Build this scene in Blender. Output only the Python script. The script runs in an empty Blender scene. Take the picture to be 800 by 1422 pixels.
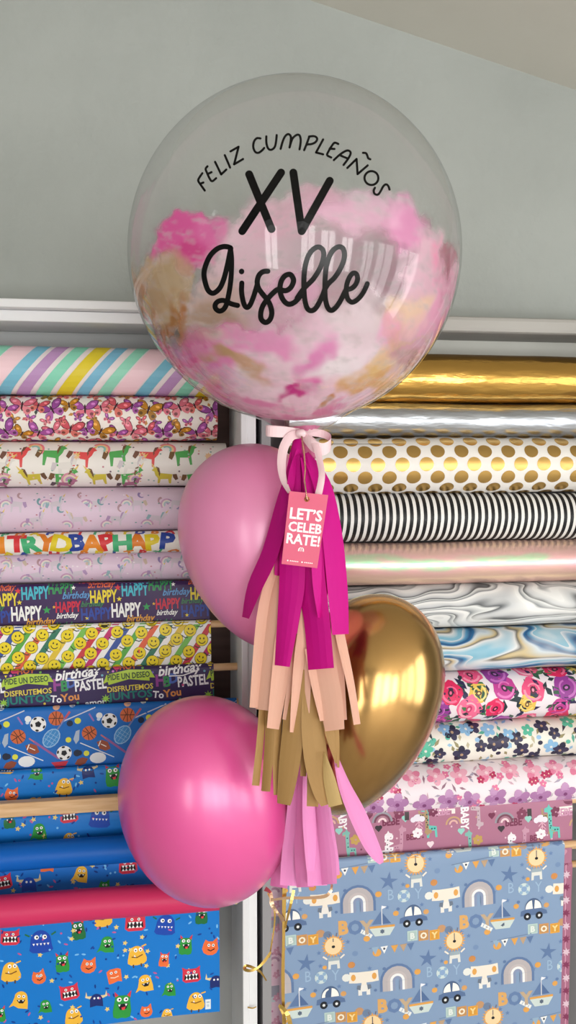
LIGHT_F = 32.0; LIGHT_R = 17.0; EXPO = 0.35
import bpy, bmesh, math, random
from mathutils import Vector, Matrix, noise
from mathutils.geometry import tessellate_polygon
random.seed(7)
SC = bpy.context.scene
COL = SC.collection
# ---------------------------------------------------------------- camera
FPX = 1200.0
YAW, PITCH = math.radians(9.1), math.radians(3.9)
CAM = Vector((0, -1.75, 1.40))
FW = Vector((math.sin(YAW)*math.cos(PITCH), math.cos(YAW)*math.cos(PITCH), -math.sin(PITCH)))
RT = Vector((math.cos(YAW), -math.sin(YAW), 0))
UP = RT.cross(FW)
cd = bpy.data.cameras.new('camera'); cam = bpy.data.objects.new('camera', cd); COL.objects.link(cam)
cd.sensor_fit = 'VERTICAL'; cd.sensor_height = 36; cd.lens = FPX/1422*36
cam.matrix_world = Matrix((RT, UP, -FW)).transposed().to_4x4()
cam.location = CAM
SC.camera = cam
def ray(px, py): return FW + RT*((px-400)/FPX) + UP*((711-py)/FPX)
def D(px, py, d): return CAM + ray(px, py)*d                    # point at camera depth d
def P(px, py, Y):                                               # point on the plane y = Y
    r = ray(px, py); return CAM + r*((Y-CAM.y)/r.y)
def proj(p):
    q = p-CAM; d = q.dot(FW); return 400+FPX*q.dot(RT)/d, 711-FPX*q.dot(UP)/d
# ---------------------------------------------------------------- materials
def lin(c):
    out = []
    for v in c[:3]:
        v = v/255.0
        out.append(v/12.92 if v <= .04045 else ((v+.055)/1.055)**2.4)
    return (*out, 1.0)
def principled(name, col=(200,200,200), rough=.5, metal=0, **kw):
    m = bpy.data.materials.new(name); m.use_nodes = True
    b = m.node_tree.nodes['Principled BSDF']
    b.inputs['Base Color'].default_value = lin(col)
    b.inputs['Roughness'].default_value = rough; b.inputs['Metallic'].default_value = metal
    for k, v in kw.items(): b.inputs[k.replace('_', ' ')].default_value = v
    return m
def nd(m, t, **kw):
    n = m.node_tree.nodes.new(t)
    for k, v in kw.items(): setattr(n, k, v)
    return n
def lk(m, a, b): m.node_tree.links.new(a, b)
def bsdf(m): return m.node_tree.nodes['Principled BSDF']
def add_bump(m, scale, strength, dist=.002, detail=4, coord='Object', stretch=(1,1,1)):
    tc = nd(m, 'ShaderNodeTexCoord'); mp = nd(m, 'ShaderNodeMapping'); mp.inputs['Scale'].default_value = stretch
    n = nd(m, 'ShaderNodeTexNoise'); n.inputs['Scale'].default_value = scale; n.inputs['Detail'].default_value = detail
    b = nd(m, 'ShaderNodeBump'); b.inputs['Strength'].default_value = strength; b.inputs['Distance'].default_value = dist
    lk(m, tc.outputs[coord], mp.inputs['Vector']); lk(m, mp.outputs[0], n.inputs['Vector'])
    lk(m, n.outputs[0], b.inputs['Height']); lk(m, b.outputs[0], bsdf(m).inputs['Normal'])
    return n
def vary(m, c1, c2, scale=3, detail=5, stretch=(1,1,1), lo=.35, hi=.65, coord='Object'):
    tc = nd(m, 'ShaderNodeTexCoord'); mp = nd(m, 'ShaderNodeMapping'); mp.inputs['Scale'].default_value = stretch
    n = nd(m, 'ShaderNodeTexNoise'); n.inputs['Scale'].default_value = scale; n.inputs['Detail'].default_value = detail
    r = nd(m, 'ShaderNodeValToRGB'); r.color_ramp.elements[0].position = lo; r.color_ramp.elements[1].position = hi
    r.color_ramp.elements[0].color = lin(c1); r.color_ramp.elements[1].color = lin(c2)
    lk(m, tc.outputs[coord], mp.inputs['Vector']); lk(m, mp.outputs[0], n.inputs['Vector'])
    lk(m, n.outputs[0], r.inputs[0]); lk(m, r.outputs[0], bsdf(m).inputs['Base Color'])
    return r
MT = {}
w = MT['wall'] = principled('wall_plaster', (168,172,168), .85)
vary(w, (162,166,162), (172,176,172), 2.2, 6); add_bump(w, 7, .75, .016, 8)
MT['ceiling'] = principled('ceiling_paint', (216,213,203), .9); add_bump(MT['ceiling'], 12, .2, .01)
f = MT['floor'] = principled('floor_tile', (190,186,180), .5); vary(f, (182,178,170), (200,195,188), 6)
MT['white_paint'] = principled('white_paint', (232,232,234), .45); add_bump(MT['white_paint'], 30, .1, .002)
MT['rail_grey'] = principled('rail_paint', (172,169,164), .6)
MT['right_board'] = principled('pale_grey_board', (208,208,200), .7)
MT['grey_board'] = principled('grey_board', (176,178,178), .7); add_bump(MT['grey_board'], 14, .15, .004)
MT['dark_grey'] = principled('dark_grey_board', (150,148,150), .7)
MT['pale_board'] = principled('pale_board', (176,177,176), .7)
b = MT['brown'] = principled('brown_board', (110,84,76), .6); vary(b, (100,76,69), (118,91,82), 4, 6, (1,1,14))
wd = MT['wood'] = principled('pale_wood', (222,182,136), .55); vary(wd, (228,190,146), (208,164,116), 12, 5, (1,14,14))
MT['card'] = principled('cardboard', (176,150,118), .8)
def attr_paper(name, rough, coat=0, spec=.4):
    m = principled(name, rough=rough); a = nd(m, 'ShaderNodeVertexColor', layer_name='print')
    bsdf(m).inputs['Specular IOR Level'].default_value = spec
    bsdf(m).inputs['Coat Weight'].default_value = coat; bsdf(m).inputs['Coat Roughness'].default_value = .25
    lk(m, a.outputs['Color'], bsdf(m).inputs['Base Color']); return m
MT['print'] = attr_paper('printed_paper', .46, .1, .3)
MT['print_matte'] = attr_paper('printed_paper_matte', .55, .1)
MT['gold_foil'] = principled('gold_foil', (204,160,84), .18, 1.0)
add_bump(MT['gold_foil'], 5, .25, .01, 3, stretch=(3,10,10))
MT['silver_foil'] = principled('silver_foil', (186,190,198), .28, 1.0)
add_bump(MT['silver_foil'], 5, .3, .01, 3, stretch=(3,10,10))
MT['gold_dot'] = principled('gold_print', (196,158,92), .3, .85)
ir = MT['iridescent'] = principled('iridescent_film', (240,204,192), .35, .1)
# angle-dependent colour of a real interference film
tn = add_bump(ir, 4, .25, .01, 3, stretch=(2,8,8))
lw = nd(ir, 'ShaderNodeLayerWeight'); lw.inputs[0].default_value = .5
ad = nd(ir, 'ShaderNodeMath', operation='MULTIPLY_ADD'); ad.inputs[1].default_value = .55
lk(ir, tn.outputs[0], ad.inputs[0]); lk(ir, lw.outputs['Facing'], ad.inputs[2])
rp = nd(ir, 'ShaderNodeValToRGB'); e = rp.color_ramp.elements
while len(e) < 6: e.new(.5)
for i, (p_, c) in enumerate(((.2,(110,236,180)),(.27,(246,170,190)),(.33,(90,240,170)),(.42,(246,170,190)),(.7,(250,220,160)),(1,(250,200,190)))): e[i].position = p_; e[i].color = lin(c)
gl = nd(ir, 'ShaderNodeBsdfGlossy'); gl.inputs['Roughness'].default_value = .26
mx = nd(ir, 'ShaderNodeMixShader'); mx.inputs[0].default_value = .5
lk(ir, ad.outputs[0], rp.inputs[0]); lk(ir, rp.outputs[0], gl.inputs[0]); lk(ir, bsdf(ir).outputs[0], mx.inputs[1]); lk(ir, gl.outputs[0], mx.inputs[2])
lk(ir, mx.outputs[0], ir.node_tree.nodes['Material Output'].inputs[0])
MT['blue_satin'] = principled('blue_paper', (4,94,186), .42, Specular_IOR_Level=.25)
MT['pink_satin'] = principled('hot_pink_paper', (206,50,98), .45, Specular_IOR_Level=.3)
def marble(name, stops, freq, warp, flow, rough=.4):
    m = principled(name, rough=rough)
    uv = nd(m, 'ShaderNodeUVMap', uv_map='uv')
    mp = nd(m, 'ShaderNodeMapping'); mp.inputs['Scale'].default_value = (7, 16, 1)
    n1 = nd(m, 'ShaderNodeTexNoise'); n1.inputs['Scale'].default_value = .55; n1.inputs['Detail'].default_value = 2; n1.inputs['Distortion'].default_value = warp
    mu = nd(m, 'ShaderNodeMath', operation='MULTIPLY'); mu.inputs[1].default_value = freq
    fr = nd(m, 'ShaderNodeMath', operation='FRACT')
    r = nd(m, 'ShaderNodeValToRGB'); e = r.color_ramp.elements
    while len(e) < len(stops): e.new(.5)
    for i, (p_, c) in enumerate(stops): e[i].position = p_; e[i].color = lin(c)
    lk(m, uv.outputs[0], mp.inputs['Vector']); lk(m, mp.outputs[0], n1.inputs['Vector'])
    sx = nd(m, 'ShaderNodeSeparateXYZ'); lk(m, mp.outputs[0], sx.inputs[0])
    fl = nd(m, 'ShaderNodeMath', operation='MULTIPLY_ADD'); fl.inputs[1].default_value = flow
    lk(m, sx.outputs['Y'], fl.inputs[0]); lk(m, mu.outputs[0], fl.inputs[2])
    lk(m, n1.outputs[0], mu.inputs[0]); lk(m, fl.outputs[0], fr.inputs[0]); lk(m, fr.outputs[0], r.inputs[0])
    n2 = nd(m, 'ShaderNodeTexNoise'); n2.inputs['Scale'].default_value = .9
    lk(m, mp.outputs[0], n2.inputs['Vector'])
    mx = nd(m, 'ShaderNodeMix', data_type='RGBA'); mx.inputs[7].default_value = lin(stops[0][1])
    mr = nd(m, 'ShaderNodeMapRange'); mr.inputs['From Min'].default_value = .5; mr.inputs['From Max'].default_value = .75
    lk(m, n2.outputs[0], mr.inputs[0]); lk(m, mr.outputs[0], mx.inputs[0])
    lk(m, r.outputs[0], mx.inputs[6]); lk(m, mx.outputs[2], bsdf(m).inputs['Base Color'])
    return m
MT['marble_grey'] = marble('grey_marble_paper', [(0,(232,232,230)),(.3,(196,198,200)),(.5,(70,74,78)),(.56,(226,228,226)),(.75,(130,134,138)),(.82,(238,238,236))], 8, .5, 2.2)
MT['marble_blue'] = marble('blue_marble_paper', [(0,(220,222,224)),(.12,(84,148,186)),(.24,(14,76,128)),(.33,(30,100,150)),(.4,(206,216,222)),(.55,(206,186,140)),(.62,(110,104,94)),(.7,(226,226,226)),(.88,(130,184,206))], 5, .6, 1.2)
def film_mat():
    m = bpy.data.materials.new('clear_film'); m.use_nodes = True; t = m.node_tree; t.nodes.remove(t.nodes['Principled BSDF'])
    tr = nd(m, 'ShaderNodeBsdfTransparent'); tr.inputs[0].default_value = (.965,.965,.96,1)
    gl = nd(m, 'ShaderNodeBsdfGlossy'); gl.inputs['Roughness'].default_value = .04
    fr = nd(m, 'ShaderNodeFresnel'); 
    geo = nd(m, 'ShaderNodeNewGeometry'); io = nd(m, 'ShaderNodeMapRange'); io.inputs['To Min'].default_value = 1.5; io.inputs['To Max'].default_value = 1/1.5
    lk(m, geo.outputs['Backfacing'], io.inputs[0]); lk(m, io.outputs[0], fr.inputs['IOR'])
    mr = nd(m, 'ShaderNodeMath', operation='MULTIPLY'); mr.inputs[1].default_value = .9
    mx = nd(m, 'ShaderNodeMixShader')
    lk(m, fr.outputs[0], mr.inputs[0]); lk(m, mr.outputs[0], mx.inputs[0]); lk(m, tr.outputs[0], mx.inputs[1]); lk(m, gl.outputs[0], mx.inputs[2])
    lk(m, mx.outputs[0], t.nodes['Material Output'].inputs[0]); return m
MT['film'] = film_mat()
def paint_mat():
    m = bpy.data.materials.new('brushed_paint'); m.use_nodes = True; t = m.node_tree; b = bsdf(m)
    a = nd(m, 'ShaderNodeVertexColor', layer_name='paint')
    lk(m, a.outputs['Color'], b.inputs['Base Color']); b.inputs['Roughness'].default_value = .45
    tl = nd(m, 'ShaderNodeBsdfTranslucent'); lk(m, a.outputs['Color'], tl.inputs[0])
    m1 = nd(m, 'ShaderNodeMixShader'); m1.inputs[0].default_value = .2
    lk(m, b.outputs[0], m1.inputs[1]); lk(m, tl.outputs[0], m1.inputs[2])
    tr = nd(m, 'ShaderNodeBsdfTransparent'); m2 = nd(m, 'ShaderNodeMixShader')
    lk(m, a.outputs['Alpha'], m2.inputs[0]); lk(m, tr.outputs[0], m2.inputs[1]); lk(m, m1.outputs[0], m2.inputs[2])
    lk(m, m2.outputs[0], t.nodes['Material Output'].inputs[0]); return m
MT['paint'] = paint_mat()
MT['vinyl'] = principled('black_vinyl', (6,5,6), .2, Specular_IOR_Level=.22)
def thin_mat(name, col, rough=.6, tl=.3, spec=.3):
    m = principled(name, col, rough); b = bsdf(m); b.inputs['Specular IOR Level'].default_value = spec
    t_ = nd(m, 'ShaderNodeBsdfTranslucent'); t_.inputs[0].default_value = lin(col)
    mx = nd(m, 'ShaderNodeMixShader'); mx.inputs[0].default_value = tl
    lk(m, b.outputs[0], mx.inputs[1]); lk(m, t_.outputs[0], mx.inputs[2])
    lk(m, mx.outputs[0], m.node_tree.nodes['Material Output'].inputs[0]); return m
MT['magenta'] = thin_mat('magenta_tissue', (220,12,152), .6)
MT['peach'] = thin_mat('peach_tissue', (240,192,170), .6)
MT['kraft'] = thin_mat('kraft_gold_tissue', (186,146,90), .5)
MT['kraft_light'] = thin_mat('pale_gold_tissue', (222,192,132), .5)
MT['rose'] = thin_mat('pink_tissue', (248,164,220), .6)
MT['satin'] = thin_mat('pale_pink_satin', (253,224,228), .35, .2, .6)
MT['tag'] = principled('tag_card', (222,98,128), .6)
MT['tag_ink'] = principled('tag_white_ink', (250,240,242), .6)
MT['brass'] = principled('brass', (180,120,60), .3, 1)
MT['rose_gold'] = principled('rose_gold_ribbon', (224,184,150), .22, .9)
MT['gold_ribbon'] = principled('gold_ribbon', (214,176,96), .25, .9)
def latex(name, col, rough, metal, coat=0.0, sheen=0.0):
    m = principled(name, col, rough, metal); b = bsdf(m)
    b.inputs['Coat Weight'].default_value = coat; b.inputs['Coat Roughness'].default_value = .26; b.inputs['Coat IOR'].default_value = 1.65
    return m
MT['latex_pink'] = latex('light_pink_latex', (234,140,186), .45, .1, .7)
MT['latex_hot'] = latex('hot_pink_latex', (232,82,158), .46, .15, 1.0)
MT['latex_gold'] = latex('chrome_gold_latex', (198,156,98), .2, 1.0)
# ---------------------------------------------------------------- object helpers
def tag(o, label=None, cat=None, group=None, kind=None):
    if label: o['label'] = label
    if cat: o['category'] = cat
    if group: o['group'] = group
    if kind: o['kind'] = kind
    return o
def empty(name, loc=(0,0,0)):
    o = bpy.data.objects.new(name, None); o.location = loc; COL.objects.link(o); o.empty_display_size = .05; return o
def obj(name, bm, mats, parent=None, smooth=False, origin=None):
    me = bpy.data.meshes.new(name)
    if origin is None and parent is not None: origin = parent.location if parent.parent is None else parent.location + parent.parent.location
    if origin is None:
        vs = [v.co for v in bm.verts]
        if vs:
            lo = Vector([min(v[i] for v in vs) for i in range(3)]); hi = Vector([max(v[i] for v in vs) for i in range(3)])
            origin = Vector(((lo.x+hi.x)/2, (lo.y+hi.y)/2, lo.z))
        else: origin = Vector((0,0,0))
    origin = Vector(origin)
    bmesh.ops.translate(bm, vec=-origin, verts=bm.verts[:])
    bm.to_mesh(me); bm.free()
    for m in (mats if isinstance(mats, (list, tuple)) else [mats]): me.materials.append(m)
    if smooth: me.polygons.foreach_set('use_smooth', [True]*len(me.polygons))
    o = bpy.data.objects.new(name, me); COL.objects.link(o)
    if parent is not None:
        o.parent = parent          # child meshes are stored relative to the thing's base
    else: o.location = origin
    return o
def box(bm, x0, x1, y0, y1, z0, z1, bevel=0):
    vs = [bm.verts.new((x, y, z)) for x in (x0, x1) for y in (y0, y1) for z in (z0, z1)]
    fs = [(0,1,3,2),(4,6,7,5),(0,4,5,1),(2,3,7,6),(0,2,6,4),(1,5,7,3)]
    ff = [bm.faces.new([vs[i] for i in f]) for f in fs]
    if bevel:
        es = list({e for f_ in ff for e in f_.edges})
        bmesh.ops.bevel(bm, geom=es, offset=bevel, segments=2, profile=.5, affect='EDGES')
    return bm
def new(): return bmesh.new()
def tube(bm, pts, r, n=8, closed=False):
    pts = [Vector(p) for p in pts]; rings = []
    for i, p in enumerate(pts):
        a = pts[max(i-1, 0)]; c = pts[min(i+1, len(pts)-1)]; t = (c-a).normalized()
        h = Vector((0,0,1)) if abs(t.z) < .9 else Vector((1,0,0))
        s = t.cross(h).normalized(); u = s.cross(t)
        rr = r[i] if isinstance(r, (list, tuple)) else r
        rings.append([bm.verts.new(p + (s*math.cos(k*2*math.pi/n) + u*math.sin(k*2*math.pi/n))*rr) for k in range(n)])
    for a, c in zip(rings, rings[1:]):
        for k in range(n): bm.faces.new((a[k], a[(k+1)%n], c[(k+1)%n], c[k]))
    bm.faces.new(rings[0][::-1]); bm.faces.new(rings[-1])
    return bm
def catmull(pts, sub=5):
    pts = [tuple(map(float, p)) for p in pts]
    if len(pts) < 3: return pts
    out = []; n = len(pts)
    for i in range(n-1):
        p0 = pts[max(i-1,0)]; p1 = pts[i]; p2 = pts[i+1]; p3 = pts[min(i+2,n-1)]
        for k in range(sub):
            t = k/sub
            out.append(tuple(.5*((2*b)+(-a+c)*t+(2*a-5*b+4*c-d)*t*t+(-a+3*b-3*c+d)*t**3) for a,b,c,d in zip(p0,p1,p2,p3)))
    out.append(pts[-1]); return out
# ---------------------------------------------------------------- the room
XL, XR, YF = -2.4, 2.4, -4.4
ca, cb = P(430, 0, 0), P(800, 125, 0)
slope = (cb.z-ca.z)/(cb.x-ca.x)
def ceil_z(x): return ca.z + (x-ca.x)*slope
T = .12
def wall_x(name, y0, y1, holes=()):            # wall along x, top cut by the sloping ceiling
    bm = new(); xs = sorted({XL-T, XR+T, *[h[0] for h in holes], *[h[1] for h in holes]})
    for a, c in zip(xs, xs[1:]):
        segs = [(0, None)]
        for h in holes:
            if h[0] <= a and c <= h[1]: segs = [(0, h[2]), (h[3], None)]
        for z0, z1 in segs:
            v = []
            for y in (y0, y1):
                for x, zz in ((a, z0), (c, z0), (c, z1 if z1 else ceil_z(c)), (a, z1 if z1 else ceil_z(a))): v.append(bm.verts.new((x, y, zz)))
            for q in ((0,1,2,3),(7,6,5,4),(0,4,5,1),(1,5,6,2),(2,6,7,3),(3,7,4,0)): bm.faces.new([v[i] for i in q])
    return tag(obj(name, bm, MT['wall']), kind='structure')
wall_x('wall_back', 0, T)
FWIN = [(-1.9, -1.2), (-.2, .45), (.65, 1.35), (1.6, 2.25)]
FZ0, FZ1 = .15, 2.15
wall_x('wall_front', YF-T, YF, [(a, c, FZ0, min(FZ1, ceil_z(c)-.08)) for a, c in FWIN])
bm = new(); box(bm, XL-T, XL, YF, 0, 0, ceil_z(XL)); tag(obj('wall_left', bm, MT['wall']), kind='structure')
RWIN = [(-3.9, -3.05), (-2.9, -2.05), (-1.9, -1.05)]
RZ0, RZ1 = .15, ceil_z(XR)-.08
bm = new()
ys = [YF, *[v for w_ in RWIN for v in w_], 0]
for a, c in zip(ys, ys[1:]):
    if (a, c) in RWIN:
        box(bm, XR, XR+T, a, c, 0, RZ0); box(bm, XR, XR+T, a, c, RZ1, ceil_z(XR))
    else: box(bm, XR, XR+T, a, c, 0, ceil_z(XR))
tag(obj('wall_right', bm, MT['wall']), kind='structure')
bm = new(); box(bm, XL-T, XR+T, YF-T, T, -.1, 0); tag(obj('floor', bm, MT['floor']), kind='structure')
bm = new(); v = []
for y in (YF-T, T):
    for x, dz in ((XL-T, 0), (XR+T, 0), (XR+T, .1), (XL-T, .1)): v.append(bm.verts.new((x, y, ceil_z(x)+dz)))
for q in ((0,1,2,3),(7,6,5,4),(0,4,5,1),(1,5,6,2),(2,6,7,3),(3,7,4,0)): bm.faces.new([v[i] for i in q])
tag(obj('ceiling', bm, MT['ceiling']), kind='structure')
# windows: white frames with clear panes, daylight outside
def area(name, loc, direction, sx, sy, power, col):
    L = bpy.data.lights.new(name, 'AREA'); L.shape = 'RECTANGLE'; L.size = sx; L.size_y = sy; L.energy = power; L.color = col
    o = bpy.data.objects.new(name, L); COL.objects.link(o); o.location = loc
    o.rotation_euler = Vector(direction).to_track_quat('-Z', 'Y').to_euler(); return o
nw = 0
for a, c in FWIN:
    nw += 1; zt = min(FZ1, ceil_z(c)-.08); bm = new(); e = .04
    for x0, x1, z0, z1 in ((a, a+e, FZ0, zt), (c-e, c, FZ0, zt), (a+e, c-e, FZ0, FZ0+e), (a+e, c-e, zt-e, zt), ((a+c)/2-.022, (a+c)/2+.022, FZ0+e, zt-e)):
        box(bm, x0, x1, YF-.09, YF-.03, z0, z1)
    o = tag(obj('window_%d' % nw, bm, MT['white_paint']), kind='structure')
    bm = new(); box(bm, a+e, c-e, YF-.064, YF-.06, FZ0+e, zt-e); obj('pane', bm, MT['film'], o, origin=o.location)
    area('daylight', ((a+c)/2, YF-.14, (FZ0+zt)/2), (0, 1, 0), c-a, zt-FZ0, LIGHT_F*(c-a)/.7, (1, .985, .96))
for a, c in RWIN:
    nw += 1; bm = new(); e = .04
    for y0, y1, z0, z1 in ((a, a+e, RZ0, RZ1), (c-e, c, RZ0, RZ1), (a+e, c-e, RZ0, RZ0+e), (a+e, c-e, RZ1-e, RZ1), ((a+c)/2-.015, (a+c)/2+.015, RZ0+e, RZ1-e)):
        box(bm, XR+.03, XR+.09, y0, y1, z0, z1)
    o = tag(obj('window_%d' % nw, bm, MT['white_paint']), kind='structure')
    bm = new(); box(bm, XR+.06, XR+.064, a+e, c-e, RZ0+e, RZ1-e); obj('pane', bm, MT['film'], o, origin=o.location)
    area('daylight', (XR+.14, (a+c)/2, (RZ0+RZ1)/2), (-1, 0, 0), c-a, RZ1-RZ0, LIGHT_R, (1, .985, .96))
wld = bpy.data.worlds.new('daylight_sky'); SC.world = wld; wld.use_nodes = True
wld.node_tree.nodes['Background'].inputs[0].default_value = (.85, .92, 1, 1); wld.node_tree.nodes['Background'].inputs[1].default_value = 1.0
# ---------------------------------------------------------------- the two display racks
# left rack: white post, stepped white top rail, brown back board above, pale board below
YP = -.25                                                      # front face of the posts
def post(name, px0, px1, ymid, parent, z1, dy=.05, y0=YP):
    a, c = P(px0, ymid, y0).x, P(px1, ymid, y0).x
    bm = new(); box(bm, a, c, y0, y0+dy, 0, z1, .003); return obj(name, bm, MT['white_paint'], parent)
def rail(px, ya, yb, Y): return P(px, yb, Y).z, P(px, ya, Y).z
lr = tag(empty('display_rack', (-.35, -.1, 0)), 'white framed rack with brown back board holding the left column of wrapping papers', 'rack')
z0, z1 = rail(120, 417, 429, -.19); LX1 = P(352, 1000, YP).x; LX0 = -1.25
bm = new(); box(bm, LX0, LX1, -.19, -.012, z0, z1, .002); obj('top_rail', bm, MT['white_paint'], lr)
zz0, zz1 = rail(120, 429, 448, -.165)
bm = new(); box(bm, LX0, LX1, -.165, -.03, zz0, z0-.0005, .002); obj('moulding', bm, MT['white_paint'], lr)
zb = P(120, 980, -.03).z
xb = P(334, 800, -.1).x
bm = new(); box(bm, LX0+.02, LX1-.02, -.03, -.012, P(120, 500, -.03).z, zz0-.0005); obj('upper_board', bm, MT['grey_board'], lr)
bm = new(); box(bm, LX0+.02, LX1-.02, -.03, -.012, zb, P(120, 500, -.03).z-.0005); obj('back_board', bm, MT['brown'], lr)
bm = new(); box(bm, LX0+.02, LX1-.02, -.03, -.012, .05, zb-.0005); obj('lower_board', bm, MT['pale_board'], lr)
pz = min(zz0, 9)-.0005
a, c = P(336, 1000, YP).x, P(357, 1000, YP).x
def grooved(name, a, c, z, parent):
    bm = new(); m_ = (a+c)/2
    box(bm, a, m_-.002, YP, -.012, 0, z, .0015); box(bm, m_-.002, c, YP+.006, -.012, 0, z, .0015); return obj(name, bm, MT['white_paint'], parent)
grooved('post', a, c, pz, lr)
grooved('post', LX0, LX0+.03, pz, lr)
PX_L = a                                                       # inner face of the left rack's right post
# right rack: dark grey back board and its own rail and post
rr_ = tag(empty('display_rack', (.62, -.1, 0)), 'white framed rack with grey back board holding the right column of wrapping papers', 'rack')
RX0 = c+.012; RX1 = P(900, 1000, YP).x
z0, z1 = rail(700, 440, 462, -.15)
bm = new(); box(bm, RX0, RX1+.04, -.15, -.012, z0, z1, .008); obj('top_rail', bm, MT['rail_grey'], rr_, smooth=False)
bm = new(); box(bm, RX0, RX1, -.03, -.012, P(700, 556, -.03).z, z0-.0005); obj('upper_board', bm, MT['right_board'], rr_)
bm = new(); box(bm, RX0, RX1, -.03, -.012, .05, P(700, 556, -.03).z-.0005); obj('back_board', bm, MT['dark_grey'], rr_)
bm = new(); box(bm, RX0, RX0+.016, YP+.02, -.031, 0, z0-.0005); obj('side_board', bm, MT['dark_grey'], rr_)
bm = new(); box(bm, RX1, RX1+.03, YP, -.012, 0, z0-.0005, .002); obj('post', bm, MT['white_paint'], rr_)
def dowel(parent, x0, x1, py, px, Y, r, square=False):
    z = P(px, py, Y).z; bm = new()
    if square: box(bm, x0, x1, Y-r*.7, Y+r*.7, z-r, z+r, .002)
    else: tube(bm, [(x0, Y, z), (x1, Y, z)], r, 16)
    return obj('dowel', bm, MT['wood'], parent)
# ---------------------------------------------------------------- printed papers
# Motifs are polygons in paper coordinates (u along the roll, v down the face); they are cut into strips and
# wrapped on the paper's own curved surface, all in the paper's one mesh.
_txt = {}
def text_tris(s, bold=0.0):
    key = (s, bold)
    if key not in _txt:
        cu = bpy.data.curves.new('t', 'FONT'); cu.body = s; cu.resolution_u = 2; cu.offset = bold; cu.fill_mode = 'FRONT'
        ob = bpy.data.objects.new('t', cu); COL.objects.link(ob)
        dg = bpy.context.evaluated_depsgraph_get(); me = ob.evaluated_get(dg).to_mesh()
        vs = [(v.co.x, v.co.y) for v in me.vertices]; fs = [tuple(p.vertices) for p in me.polygons]
        ob.evaluated_get(dg).to_mesh_clear(); bpy.data.objects.remove(ob); bpy.data.curves.remove(cu)
        _txt[key] = (vs, fs)
    return _txt[key]
def ell(cx, cy, rx, ry, rot=0, n=14, a0=0, a1=360):
    out = []; r = math.radians(rot); full = abs(a1-a0) >= 360
    for i in range(n if full else n+1):
        t = math.radians(a0+(a1-a0)*i/n); x = rx*math.cos(t); y = ry*math.sin(t)
        out.append((cx+x*math.cos(r)-y*math.sin(r), cy+x*math.sin(r)+y*math.cos(r)))
    return out
def starp(cx, cy, r, k=.42, n=5, rot=-90):
    return [(cx+(r if i%2==0 else r*k)*math.cos(math.radians(rot+i*180/n)), cy+(r if i%2==0 else r*k)*math.sin(math.radians(rot+i*180/n))) for i in range(2*n)]
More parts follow.
